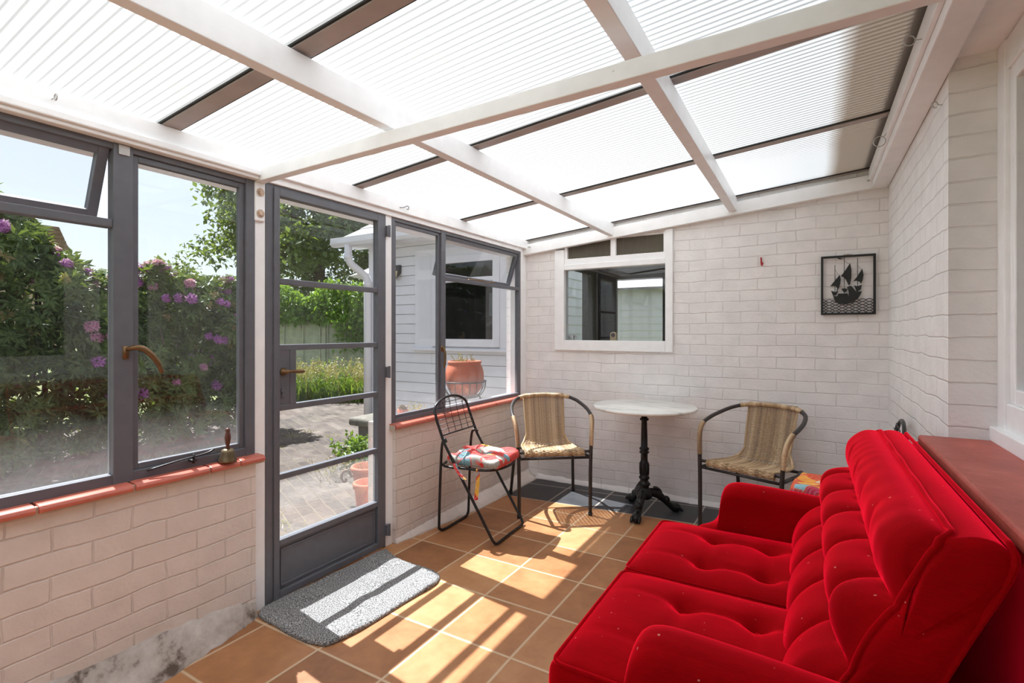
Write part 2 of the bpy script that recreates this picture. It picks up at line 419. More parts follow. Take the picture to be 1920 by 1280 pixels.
M_earth = simple('garden_soil', lin(96, 80, 60), 1.0, 0, .25, 8, .4)
SKY, SUN, EXPO = 1.0, 1.75, 3.48
# ------------------------------------------------------------------ the setting
GX = -.82                     # plane of the steel glazing in the garden wall
ZR = lambda x: 2.02+.0955*(x+.8)   # underside of the roof bars
YN = -2.9                     # near end of the lean-to, behind the camera
b = bx(-1.0, 1.95, YN-.2, 2.75, -.12, 0)
struct('floor', b, M_floor, 'orange quarry tile floor with a black tile band by the far wall')
# low brick walls under the glazing
b = bx(-1.0, -.775, YN, .020, -.1, .70); add_box(b, -1.0, -.775, .895, 2.55, -.1, .70)
struct('wall_left', b, M_brick_y, 'low painted brick wall under the garden windows')
# far wall with a window opening
WX0, WX1, WZ0, WZ1 = -.517, .448, 1.10, 1.985
b = bmesh.new()
for a in ((-1.0, WX0, 2.53, 2.72, -.1, 2.3), (WX1, 1.76, 2.53, 2.72, -.1, 2.3), (WX0, WX1, 2.53, 2.72, -.1, WZ0), (WX0, WX1, 2.53, 2.72, WZ1, 2.3)): add_box(b, *a)
struct('wall_back', b, M_brick_x, 'painted brick far wall with a white window')
# house wall on the right: pier, dwarf wall under the sill
b = bx(1.74, 2.0, .945, 2.75, -.1, 3.4); add_box(b, 1.74, 2.0, YN, .945, -.1, .86); add_box(b, 1.90, 2.0, YN, .945, 2.19, 3.4)
struct('wall_right', b, M_brick_r, 'painted brick house wall with a deep window reveal')
b = bx(-1.0, 2.0, YN-.12, YN, -.1, .3); add_box(b, -1.0, 2.0, YN-.12, YN, 2.1, 2.4); struct('wall_near', b, M_brick_x, 'unseen painted brick wall behind the viewpoint, cut low for daylight')  # unseen end wall cut low to open the room to more daylight
w5 = struct_empty('fill_window', (0, YN-.06, .3), 'unseen glazed end added behind the viewpoint for fill daylight')  # glazing added behind the camera to let in fill daylight
b = bmesh.new()
for x in (-1.0, -.3, .45, 1.2, 1.94): add_box(b, x, x+.06, YN-.08, YN-.03, .3, 2.1)
obj('frame', b, M_grey, w5, bevel=.003, world=True)  # frame of the added fill glazing, unseen
for x in (-.94, -.24, .51, 1.26): obj('pane', bx(x, x+.69, YN-.058, YN-.054, .3, 2.1), M_glass_plain, w5, world=True)  # panes of the added fill glazing, unseen
# cement fillets at the wall foot
b = bmesh.new()
for ys in ([(-2.9, .17, .14), (-1.2, .16, .14), (-.4, .115, .115), (-.1, .06, .10), (.020, .02, .06)],):
    pr = []
    for y, w, h in ys:
        for k in (0, 1): pr.append((y+k*.0, w, h)) if k == 0 else None
    pts = []
    for i in range(len(pr)-1):
        (y0, w0, h0), (y1, w1, h1) = pr[i], pr[i+1]
        for k in range(8):
            f = k/8; jit = R.uniform(-.007, .007); pts.append((y0+(y1-y0)*f, w0+(w1-w0)*f+jit, h0+(h1-h0)*f+jit))
    pts.append(pr[-1])
    rows = [[b.verts.new(p) for p in ((-.79, y, -.02), (-.79, y, h), (-.772, y, h), (-.775+w*.35, y, h*.38), (-.775+w, y, 0.004), (-.775+w, y, -.02))] for y, w, h in pts]
    for A, Bq in zip(rows, rows[1:]):
        for k in range(6): b.faces.new((A[k], A[(k+1) % 6], Bq[(k+1) % 6], Bq[k]))
    b.faces.new(rows[0][::-1]); b.faces.new(rows[-1])
struct('baseboard_left', b, M_plaster, 'flaking cement skirting along the low wall', smooth=True)
b = bmesh.new(); rows = []
for k in range(60):
    f = k/59; y = .897+1.63*f; j = R.uniform(-.004, .004); w = .012+.085*min(1, f*2.1)+j; h = .03+.03*min(1, f*2)+j
    rows.append([b.verts.new(p) for p in ((-.79, y, -.02), (-.79, y, h), (-.772, y, h), (-.775+w*.3, y, h*.4), (-.775+w, y, .003), (-.775+w, y, -.02))])
for A, Bq in zip(rows, rows[1:]):
    for k in range(6): b.faces.new((A[k], A[(k+1) % 6], Bq[(k+1) % 6], Bq[k]))
b.faces.new(rows[0][::-1]); b.faces.new(rows[-1])
struct('trim_19', b, M_brick_y, 'painted cement flare at the foot of the low wall behind the folding chair', smooth=True)
b = bmesh.new(); rows = []
for k in range(60):
    x = -.7+2.44*k/59; j = R.uniform(-.006, .006); h = .035+j; w = .03+j
    rows.append([b.verts.new(p) for p in ((x, 2.55, -.02), (x, 2.55, h), (x, 2.528, h), (x, 2.53-w*.4, h*.4), (x, 2.53-w, .003), (x, 2.53-w, -.02))])
for A, Bq in zip(rows, rows[1:]):
    for k in range(6): b.faces.new((A[k], A[(k+1) % 6], Bq[(k+1) % 6], Bq[k]))
b.faces.new(rows[0][::-1]); b.faces.new(rows[-1])
struct('baseboard_back', b, M_brick_x, 'lumpy painted cement at the foot of the far wall', smooth=True)

# posts and header of the garden side
def post(n, y0, y1, label):
    p = struct_empty('trim_%d' % n, (-.82, (y0+y1)/2, 0), label)
    obj('post', bx(-.90, -.80, y0, y1, -.02, 1.957), M_white, p, bevel=.003, world=True); return p
p1 = post(1, .018, .082, 'white post on the handle side of the grey door')
b = bx(-.802, -.788, .026, .074, 1.74, 1.915)
obj('bracket', b, M_white, p1, bevel=.006, world=True)
for z in (1.775, 1.87):
    b = bmesh.new(); add_tube(b, [(-.792, .05, z), (-.778, .05, z)], .011, 6); add_tube(b, [(-.792, .05, z), (-.784, .05, z)], .018, 14)
    obj('bolt', b, simple('rusty_painted_bolt', lin(196, 170, 150), .5, .2, .2, 60), p1, world=True)
post(2, .836, .899, 'slim white post on the hinge side of the grey door')
post(3, 2.425, 2.53, 'white corner post against the far wall')
hd = struct_empty('trim_4', (-.8, YN, 1.9), 'white header beam above the door and garden windows')
obj('beam', bx(-.90, -.765, YN, 2.53, 1.955, 2.025), M_white, hd, bevel=.004, world=True)
b = bx(-.88, -.748, YN, .03, 1.932, 1.957); add_box(b, -.88, -.762, YN, .03, 1.918, 1.934)
obj('molding', b, M_white, hd, bevel=.004, world=True)
obj('molding', bx(-.88, -.785, .095, 2.425, 1.925, 1.957), M_white, hd, bevel=.003, world=True)
# roof timbers
def sloped(bm, x0, x1, y0, y1, bot, top):
    add_hull(bm, [(x0, y0, bot(x0)), (x0, y1, bot(x0)), (x0, y1, top(x0)), (x0, y0, top(x0))], [(x1, y0, bot(x1)), (x1, y1, bot(x1)), (x1, y1, top(x1)), (x1, y0, top(x1))])
struct('trim_5', bx(-.045, 0.0, YN, 2.50, 1.998, ZR(-.03)-.002), M_white, 'white roof purlin nearer the garden windows', bevel=.003)
struct('trim_6', bx(.835, .888, YN, 2.50, 2.083, ZR(.86)-.004), M_white, 'white roof purlin in the middle of the roof', bevel=.003)
wp = struct_empty('trim_7', (1.69, YN, 2.1), 'white wall plate timber along the house wall')
obj('plate', bx(1.655, 1.738, YN, 2.53, 2.135, 2.245), M_white, wp, bevel=.004, world=True)
obj('packer', bx(1.638, 1.655, YN, 2.53, 2.175, 2.25), M_white, wp, bevel=.003, world=True)
b = bmesh.new(); sloped(b, -.80, 1.70, .03, .072, lambda x: 1.913+.0188*(x+.78), lambda x: 1.966+.0188*(x+.78))
struct('trim_8', b, M_white, 'white tie beam crossing the roof from the post by the door', bevel=.003)
b = bmesh.new(); sloped(b, -.80, 1.655, 2.478, 2.53, lambda x: 1.907+.0925*(x+.78), lambda x: 1.992+.0925*(x+.78))
struct('trim_9', b, M_white, 'white sloping beam along the top of the far wall', bevel=.003)
b = bx(1.742, 1.93, YN, .99, 2.19, 2.21); add_box(b, 1.742, 1.80, YN, 2.0, 2.205, 2.36); 
struct('trim_10', b, M_white, 'pale boxed soffit over the house window', bevel=.003)

# polycarbonate roof: sheets between glazing bars running down the slope
roof = struct_empty('ceiling', (0, 0, 2.1), 'ribbed translucent polycarbonate lean-to roof')
bars = [(-2.25, .03), (-1.29, .03), (-.325, .032), (.61, .026), (1.575, .026), (2.515, .02)]
ys = [YN-.05]+[y for y, w in bars]+[2.62]
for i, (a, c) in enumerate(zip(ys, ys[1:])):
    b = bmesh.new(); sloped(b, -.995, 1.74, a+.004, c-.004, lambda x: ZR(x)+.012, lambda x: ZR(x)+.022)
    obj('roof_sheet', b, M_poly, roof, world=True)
for y, w in bars:
    b = bmesh.new(); sloped(b, -1.0, 1.70, y-w, y+w, lambda x: ZR(x)+.002, lambda x: ZR(x)+.012)
    o = obj('glazing_bar', b, M_bar, roof, world=True)
    b = bmesh.new()
    for s in (-1, 1): sloped(b, -1.0, 1.70, y+s*(w+.004)-.004, y+s*(w+.004)+.004, lambda x: ZR(x)+.006, lambda x: ZR(x)+.013)
    sloped(b, -1.0, 1.70, y-w, y+w, lambda x: ZR(x)+.022, lambda x: ZR(x)+.034)
    obj('gasket', b, M_gasket, o, world=True)
# eaves gutter outside
b = bmesh.new(); pr = [(x+.028, z) for x, z in [(-.93, 1.985), (-.93, 1.93), (-.955, 1.905), (-1.03, 1.905), (-1.065, 1.935), (-1.07, 1.99), (-1.06, 1.99), (-1.055, 1.94), (-1.025, 1.915), (-.96, 1.915), (-.94, 1.935), (-.94, 1.985)]]
add_prism(b, pr, YN, 2.6, 'y'); struct('trim_11', b, M_white, 'plastic gutter outside the low edge of the roof')

# red tile sills
def tile_sill(name, y0, y1, cuts, label):
    s = struct_empty(name, (-.79, y0, .68), label)
    prev = y0; 
    for c in cuts+[y1]:
        pf = [(-.90, .675), (-.762, .675), (-.744, .682), (-.742, .692), (-.748, .702), (-.762, .706), (-.90, .712)]
        b = bmesh.new(); add_prism(b, pf, prev+.004, c-.004, 'y'); obj('sill_tile', b, M_sill, s, bevel=.002, world=True); prev = c
    b = bx(-.90, -.755, y0+.002, y1-.002, .672, .700); obj('mortar', b, M_grout, s, world=True)
tile_sill('trim_12', YN, .05, [-2.72, -2.47, -2.22, -1.97, -1.72, -1.47, -1.22, -.97, -.72, -.455, -.19, -.065], 'red glazed tile sill under the large garden window')
tile_sill('trim_13', .866, 2.52, [1.15, 1.42, 1.69, 1.96, 2.23], 'red glazed tile sill behind the folding chair')
struct('trim_14', bx(1.655, 1.93, YN, .935, .85, .888), M_sill_paint, 'wide red painted sill behind the sofa', bevel=.008)

# ---- steel windows of the garden wall
def frame_bars(bm, y0, y1, z0, z1, w, x0, x1):
    add_box(bm, x0, x1, y0, y0+w, z0, z1); add_box(bm, x0, x1, y1-w, y1, z0, z1)
    add_box(bm, x0, x1, y0+w, y1-w, z0, z0+w); add_box(bm, x0, x1, y0+w, y1-w, z1-w, z1)
def pane(par, y0, y1, z0, z1, x=GX, M=M_glass):
    return obj('pane', bx(x-.002, x+.002, y0, y1, z0, z1), M, par, world=True)
w1 = struct_empty('window_1', (GX, 0, .71), 'large grey steel window looking onto the rhododendrons')
F0, F1 = GX-.02, GX+.022
b = bmesh.new()
for a in ((YN, .02, .705, .742), (YN, .02, 1.895, 1.935)): add_box(b, F0, F1, *a)
for a in ((-.012, .03), (-.502, -.440), (-1.47, -1.41), (-2.44, -2.38)): add_box(b, F0, F1+.004, a[0], a[1], .705, 1.935)
add_box(b, F0, F1, YN, -.502, 1.616, 1.646)
obj('frame', b, M_grey, w1, bevel=.003, world=True)
b = bmesh.new(); frame_bars(b, -.440, -.012, .742, 1.895, .022, GX-.012, GX+.012)
obj('fixed_sash', b, M_grey, w1, bevel=.002, world=True)
pane(w1, -.42, -.032, .762, 1.875)
for a, c in ((-1.41, -.502), (-2.38, -1.47), (YN, -2.44)): pane(w1, a, c, .74, 1.618)
def casement(par, y0, y1, z0, z1, ang, w=.032):
    e = bpy.data.objects.new('casement', None); COL.objects.link(e); e.parent = par; e.empty_display_size = .05
    e.location = Vector((GX, y0, z1))-par.location; e.rotation_euler = (0, ang, 0)
    h = z1-z0; l = y1-y0
    b = bmesh.new(); 
    add_box(b, -.016, .016, 0, w, -h, 0); add_box(b, -.016, .016, l-w, l, -h, 0); add_box(b, -.016, .016, w, l-w, -h, -h+w); add_box(b, -.016, .016, w, l-w, -w, 0)
    obj('sash', b, M_grey, e, bevel=.002)
    obj('pane', bx(-.002, .002, w-.004, l-w+.004, -h+w-.004, -w+.004), M_glass, e)
    return e
casement(w1, -1.405, -.508, 1.640, 1.905, math.radians(23))
pane(w1, -2.38, -1.47, 1.646, 1.90)
b = bmesh.new(); add_box(b, F1+.004, F1+.009, -.487, -.453, 1.880, 1.915); obj('catch_plate', b, M_zinc, w1, bevel=.001, world=True)
# cockspur handle
def cockspur(par, y, z, L=.11, sgn=1, name='handle'):
    b = bmesh.new()
    add_box(b, F1, F1+.008, y-.012, y+.006, z-.035, z+.012)
    add_tube(b, smooth_path([(F1+.004, y, z), (F1+.02, y+.012*sgn, z+.005), (F1+.034, y+.035*sgn, z+.004), (F1+.042, y+.062*sgn, z-.02), (F1+.046, y+.085*sgn, z-.055), (F1+.046, y+.097*sgn, z-.09)], 4), [.007]*9+[.009]*4+[.011]*4+[.009]*4, 8, flat=.7) if False else None
    P = smooth_path([(F1+.004, y, z), (F1+.02, y+.012*sgn, z+.005), (F1+.034, y+.035*sgn, z+.004), (F1+.042, y+.062*sgn, z-.02), (F1+.046, y+.085*sgn, z-.055), (F1+.046, y+.097*sgn, z-.09)], 4)
    add_tube(b, P, [.0065+.004*math.sin(PI*min(1, i/len(P)*1.0)) for i in range(len(P))], 8)
    obj(name, b, M_brass, par, smooth=True, world=True)
cockspur(w1, -.462, 1.185)
# casement stay lying on the bottom rail, beside the bell
b = bmesh.new(); add_tube(b, smooth_path([(-.785, -.40, .735), (-.775, -.30, .75), (-.775, -.2, .757), (-.775, -.16, .768)], 4), .006, 6, flat=.6); add_tube(b, [(-.775, -.24, .728), (-.775, -.24, .765)], .005, 8)
add_box(b, -.80, -.77, -.25, -.23, .735, .742)
obj('window_stay', b, M_iron, w1, smooth=True, world=True)

w2 = struct_empty('window_2', (GX, 1.65, .71), 'grey steel window above the folding chair, looking at the white outbuilding')
b = bmesh.new(); frame_bars(b, .885, 2.43, .705, 1.932, .028, F0, F1); add_box(b, F0, F1+.004, 1.349, 1.395, .705, 1.932); add_box(b, F0, F1, 1.395, 2.405, 1.597, 1.622)
obj('frame', b, M_grey, w2, bevel=.003, world=True)
b = bmesh.new(); frame_bars(b, .913, 1.349, .733, 1.904, .018, GX-.012, GX+.012); obj('fixed_sash', b, M_grey, w2, bevel=.002, world=True)
pane(w2, .929, 1.335, .748, 1.89); pane(w2, 1.394, 2.404, .73, 1.60)
casement(w2, 1.40, 2.40, 1.622, 1.905, math.radians(17), .026)
b = bmesh.new(); P = smooth_path([(F1, 1.358, 1.14), (F1+.02, 1.352, 1.14), (F1+.035, 1.348, 1.11), (F1+.038, 1.346, 1.06), (F1+.03, 1.348, 1.01)], 4)
add_tube(b, P, .007, 8); add_box(b, F1, F1+.006, 1.345, 1.375, 1.115, 1.155); obj('handle', b, M_brass, w2, smooth=True, world=True)
b = bmesh.new(); add_tube(b, smooth_path([(-.86, 1.75, 1.632), (-.85, 1.85, 1.637), (-.85, 2.0, 1.632), (-.845, 2.08, 1.64)], 4), .006, 6); obj('window_stay', b, M_brass, w2, smooth=True, world=True)

# ---- glazed steel door
d1 = struct_empty('door_1', (GX, .475, 0), 'grey steel door with four glass panes')
b = bmesh.new(); add_box(b, F0, F1, .081, .122, -.01, 1.957); add_box(b, F0, F1, .827, .838, -.01, 1.957); add_box(b, F0, F1, .122, .827, 1.905, 1.957)
obj('frame', b, M_grey, d1, bevel=.003, world=True)
D0, D1 = GX-.010, GX+.030
b = bmesh.new()
add_box(b, D0, D1, .120, .150, .012, 1.908); add_box(b, D0, D1, .760, .830, .012, 1.908) if False else None
add_box(b, D0, D1, .768, .829, .012, 1.908)
add_box(b, D0, D1, .15, .768, 1.876, 1.908); add_box(b, D0, D1, .15, .768, .012, .045)
for z in (.572, .893, 1.174, 1.483): add_box(b, D0+.004, D1-.004, .15, .768, z-.0135, z+.0135)
add_box(b, D0, D1, .15, .768, .255, .282)
obj('leaf_frame', b, M_grey, d1, bevel=.003, world=True)
b = bx(GX-.004, GX+.012, .148, .770, .04, .26)
frame_bars(b, .162, .756, .058, .236, .008, GX+.010, GX+.018)
obj('kick_panel', b, M_grey, d1, bevel=.002, world=True)
for z0, z1, y0 in ((.280, .560, .148), (.585, .881, .148), (.905, 1.162, .236), (1.187, 1.470, .148), (1.496, 1.878, .148)): pane(d1, y0, .770, z0, z1, GX+.006, M_glass if z0 < .5 else M_glass_plain)
b = bx(GX-.006, GX+.024, .148, .238, .905, 1.162); add_box(b, GX+.024, GX+.027, .205, .238, .905, 1.162)
lk = obj('lock_plate', b, M_grey, d1, bevel=.002, world=True)
b = bmesh.new(); add_tube(b, [(GX+.024, .168, .975), (GX+.030, .168, .975)], .011, 12); add_tube(b, [(GX+.024, .168, .955), (GX+.030, .168, .94), (GX+.030, .168, .97)], .006, 8)
obj('keyhole_cover', b, M_grey, lk, world=True)
b = bmesh.new(); add_lathe(b, [(0, 0), (.018, 0), (.018, .006), (.01, .012), (.009, .035), (0, .035)], 16)
bmesh.ops.transform(b, matrix=Matrix.Translation((GX+.024, .170, 1.062))@Matrix.Rotation(PI/2, 4, 'Y'), verts=b.verts[:])
P = smooth_path([(GX+.055, .165, 1.062), (GX+.057, .185, 1.063), (GX+.056, .22, 1.061), (GX+.054, .262, 1.058)], 4)
add_tube(b, P, [.009, .008, .007, .007, .007, .007, .008, .008, .009, .009, .009, .008, .006], 8)
obj('handle', b, M_brass, lk, smooth=True, world=True)
for z in (.10, 1.014, 1.83):
    b = bx(F1-.002, F1+.022, .826, .850, z-.03, z+.03); add_tube(b, [(F1+.02, .846, z-.034), (F1+.02, .846, z+.034)], .008, 8)
    obj('hinge', b, M_grey, d1, bevel=.001, world=True)

# ---- white window in the far wall
w3 = struct_empty('window_3', (0, 2.5, 1.1), 'white timber window in the far brick wall')
b = bmesh.new(); Y0, Y1 = 2.508, 2.60
add_box(b, WX0, WX0+.085, Y0, Y1, WZ0-.005, 1.925); add_box(b, WX1-.055, WX1, Y0, Y1, WZ0-.005, 2.015)
add_box(b, WX0+.085, WX1-.055, Y0, Y1, WZ0-.005, 1.178); add_box(b, WX0+.085, WX1-.055, Y0, Y1, 1.757, 1.80)
obj('frame', b, M_white, w3, bevel=.003, world=True)
b = bmesh.new(); add_box(b, WX0+.085, WX1-.055, Y0+.012, Y1, 1.80, 1.848); add_box(b, -.035, .008, Y0+.012, Y1, 1.845, 1.985); add_box(b, WX0+.085, WX0+.11, Y0+.012, Y1, 1.845, 1.95); add_box(b, WX1-.07, WX1-.052, Y0+.012, Y1, 1.845, 2.0)
obj('transom', b, M_white, w3, bevel=.002, world=True)
obj('pane', bx(WX0+.083, WX1-.053, 2.545, 2.549, 1.176, 1.76), M_glass_plain, w3, world=True)
def reeded():
    t = NT('reeded_glass'); co = t.coord(); sp = t.n('SeparateXYZ'); t.set(sp, i0=co)
    wv = t.math('SINE', t.math('MULTIPLY', sp.outputs[0], 520.0))
    g = t.pbsdf(Base_Color=lin(150, 142, 124), Roughness=.3, Transmission_Weight=.55, IOR=1.3, Normal=t.bump(wv, .8, .004))
    return t.done(g)
M_reed = reeded()
for a, c in ((WX0+.108, -.033), (.006, WX1-.068)): obj('reeded_pane', bx(a, c, 2.545, 2.552, 1.845, 2.0), M_reed, w3, world=True)
# ---- white house window on the right
w4 = struct_empty('window_4', (1.88, .5, .89), 'tall white house window above the wide red sill')
b = bmesh.new(); X0, X1 = 1.865, 1.935
add_box(b, X0, X1, .87, .945, .93, 2.19); add_box(b, X0, X1, .31, .43, .93, 2.19); add_box(b, X0, X1, -.62, -.5, .93, 2.19); add_box(b, X0, X1, -1.55, -1.43, .93, 2.19)
add_box(b, X0+.004, X1-.004, YN, .87, 2.09, 2.186); add_box(b, X0+.004, X1-.004, YN, .87, .934, 1.02)
obj('frame', b, M_white, w4, bevel=.004, world=True)
obj('lower_rail', bx(1.845, 1.94, YN, .945, .886, .935), M_white, w4, bevel=.004, world=True)
for a, c in ((.43, .87), (-.5, .31), (-1.43, -.62), (YN, -1.55)):
    b = bmesh.new(); w = .05; frame_bars(b, a, c, 1.02, 2.09, w, 1.878, 1.92); s = obj('sash', b, M_white, w4, bevel=.004, world=True)
    obj('pane', bx(1.898, 1.902, a+w-.003, c-w+.003, 1.02+w-.003, 2.09-w+.003), M_glass_plain, s, world=True)
# dim rooms behind the glass
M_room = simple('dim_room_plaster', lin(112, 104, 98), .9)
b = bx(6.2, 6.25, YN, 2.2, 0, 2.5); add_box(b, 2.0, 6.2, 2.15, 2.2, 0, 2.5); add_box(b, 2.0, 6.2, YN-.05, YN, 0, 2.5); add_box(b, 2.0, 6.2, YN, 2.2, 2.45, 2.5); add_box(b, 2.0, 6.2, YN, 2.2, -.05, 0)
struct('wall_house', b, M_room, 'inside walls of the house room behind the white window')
b = bmesh.new(); RY = 4.3
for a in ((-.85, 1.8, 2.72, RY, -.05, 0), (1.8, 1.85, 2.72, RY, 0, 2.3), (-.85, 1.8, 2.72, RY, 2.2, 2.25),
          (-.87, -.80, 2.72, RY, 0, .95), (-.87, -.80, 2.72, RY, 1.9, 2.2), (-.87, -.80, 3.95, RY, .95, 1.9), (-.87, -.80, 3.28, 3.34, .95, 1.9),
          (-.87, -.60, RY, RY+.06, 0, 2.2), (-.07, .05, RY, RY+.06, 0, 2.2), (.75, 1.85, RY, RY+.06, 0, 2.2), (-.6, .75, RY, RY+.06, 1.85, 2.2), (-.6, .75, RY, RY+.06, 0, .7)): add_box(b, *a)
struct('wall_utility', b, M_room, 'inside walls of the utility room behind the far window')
b = bx(-.5, .44, 2.60, 2.78, 1.145, 1.172); struct('trim_15', b, M_white, 'inner sill behind the far window')
b = bmesh.new()
for x in (.35, 1.0): add_box(b, x, x+.07, 2.75, RY, 2.12, 2.2)
struct('trim_16', b, M_bar, 'ceiling battens of the utility room')
# eaves and upper wall of the house above the lean-to roof
b = bx(1.50, 2.0, YN, 3.0, 2.55, 2.60); add_box(b, 1.46, 1.50, YN, 3.0, 2.50, 2.66)
struct('trim_17', b, simple('eaves_board', lin(150, 132, 116), .6), 'house eaves over the high side of the lean-to roof', bevel=.004)
b = bmesh.new(); add_hull(b, [(1.38, YN-.3, 2.62), (1.38, 3.1, 2.62), (1.38, 3.1, 2.66), (1.38, YN-.3, 2.66)], [(4.6, YN-.3, 4.4), (4.6, 3.1, 4.4), (4.6, 3.1, 4.45), (4.6, YN-.3, 4.45)])
struct('trim_18', b, simple('house_roof_tile', lin(120, 84, 66), .85), 'tiled roof slope of the house')

# small hooks and eyes screwed into the timbers
def screw_eye(loc, rot, r, label, name='screw_eye', open_=False):
    t = thing(name, label, 'hook', loc)
    t.rotation_euler = rot
    n = 18; arc = 1.7*PI if open_ else 2*PI
    b = bmesh.new(); add_tube(b, [(0, 0, -.005), (0, 0, .02)], .0018, 6); obj('shank', b, M_zinc, t)
    b = bmesh.new(); add_tube(b, [(r*math.sin(arc*k/n), 0, .02+r-r*math.cos(arc*k/n)) for k in range(n+1 if open_ else n)], .0022, 6, closed=not open_); obj('ring', b, M_zinc, t, smooth=True)
    return t
# ------------------------------------------------------------------ hooks
screw_eye((-.765, -.68, 1.992), (0, PI/2, 0), .010, 'small bright screw eye in the header above the large garden window')
screw_eye((1.639, .74, 2.19), (.25, -PI/2, 0), .016, 'long bright screw eye in the wall plate, nearer the house window')
screw_eye((1.639, 1.64, 2.19), (0, -PI/2-.9, 0), .024, 'large wire ring hanging from the wall plate near the far corner')
screw_eye((1.742, 1.04, 2.07), (0, -PI/2, .6), .011, 'small open hook in the brick pier beside the house window', 'wall_hook', True)
screw_eye((-.73, 2.478, 1.965), (PI/2, 0, 0), .009, 'tiny screw eye in the corner at the low end of the far wall beam')
screw_eye((1.635, 2.478, 2.175), (PI/2, 0, 0), .008, 'tiny screw eye at the high end of the far wall beam')
h = thing('wire_hook', 'bent wire hook on the header above the second garden window', 'hook', (-.765, .94, 1.985))
b = bmesh.new(); add_tube(b, smooth_path([(-.005, -.03, -.004), (.012, 0, .0), (.02, .02, .012), (.022, .032, .006), (.02, .028, -.008), (.018, .018, -.004)], 5), .0018, 5); obj('wire', b, M_iron, h, smooth=True)
h = thing('wall_hook', 'red hook on the brick wall left of the ship picture', 'hook', (1.036, 2.525, 1.70))
b = bmesh.new(); add_tube(b, smooth_path([(0, -.004, .055), (.002, -.012, .03), (.004, -.016, .006), (.008, -.028, 0), (.012, -.038, .010), (.012, -.038, .016)], 5), .0055, 8); obj('prong', b, M_red_paint, h, smooth=True)

# ------------------------------------------------------------------ red velvet sofa
sf = thing('sofa', 'red velvet two seater sofa with buttoned back, by the wide red sill', 'sofa', (1.25, .40, 0))
SY0, SY1 = -.165, .975          # between the arms
def cushion(y0, y1, sgn):
    cx = [(1.00, .28), (1.00, .72), (1.20, .28), (1.20, .72)]
    bt = [(x, y0+(y1-y0)*f) for x, f in cx]
    def disp(o, n):
        u = (o.x-.76)/(1.42-.76); v = (o.y-y0)/(y1-y0)
        pf = max(0, min(1, u*5))*max(0, min(1, (1-u)*5))
        crown = .035*max(0, (1-(2*v-1)**4))*max(0, (1-(2*u-1)**6)) if n.z > .3 else .012*n.z*0
        z = o.z+crown*n.z
        for bxx, byy in bt:
            d = math.hypot(o.x-bxx, (o.y-byy)); z -= .032*math.exp(-(d/.035)**2)*max(0, n.z)+.016*math.exp(-(d/.10)**2)*max(0, n.z)
        # soft pull lines between the buttons
        for i, j in ((0, 1), (2, 3), (0, 2), (1, 3)):
            (ax, ay), (c_x, c_y) = bt[i], bt[j]; L2 = (c_x-ax)**2+(c_y-ay)**2
            tt = max(0, min(1, ((o.x-ax)*(c_x-ax)+(o.y-ay)*(c_y-ay))/L2)); d = math.hypot(o.x-ax-tt*(c_x-ax), o.y-ay-tt*(c_y-ay))
            z -= .007*math.exp(-(d/.018)**2)*max(0, n.z)
        for byy in (bt[0][1], bt[1][1]):
            z -= .004*math.exp(-((o.y-byy)/.015)**2)*max(0, n.z)*pf
        bulge = .010*math.sin(PI*max(0, min(1, (o.z-.27)/.15)))
        return Vector((o.x+n.x*bulge, o.y+n.y*bulge*.3, z))
    b = bmesh.new(); add_rbox(b, .752, 1.44, y0, y1, .265, .405, .022, 44, 40, 5, disp)
    c = obj('seat_cushion', b, M_velvet, sf, smooth=True, world=True)
    r = .006; e = .012
    b = bmesh.new(); add_tube(b, round_path([(1.40, y0+e*.5, .403), (.752+e*.4, y0+e*.5, .403), (.752+e*.4, y1-e*.5, .403), (1.40, y1-e*.5, .403)], .03), .0058, 6)
    add_tube(b, round_path([(1.40, y0+e*.5, .272), (.752+e*.4, y0+e*.5, .272), (.752+e*.4, y1-e*.5, .272), (1.40, y1-e*.5, .272)], .03), .0058, 6)
    obj('piping', b, M_velvet, c, smooth=True, world=True)
    for x, y in bt:
        b = bmesh.new(); bmesh.ops.create_uvsphere(b, u_segments=10, v_segments=6, radius=.010, matrix=Matrix.Translation((x, y, .388))@Matrix.Diagonal((1, 1, .45, 1))); obj('button', b, M_velvet, c, smooth=True, world=True)
cushion(SY0, .425, -1); cushion(.431, SY1, 1)
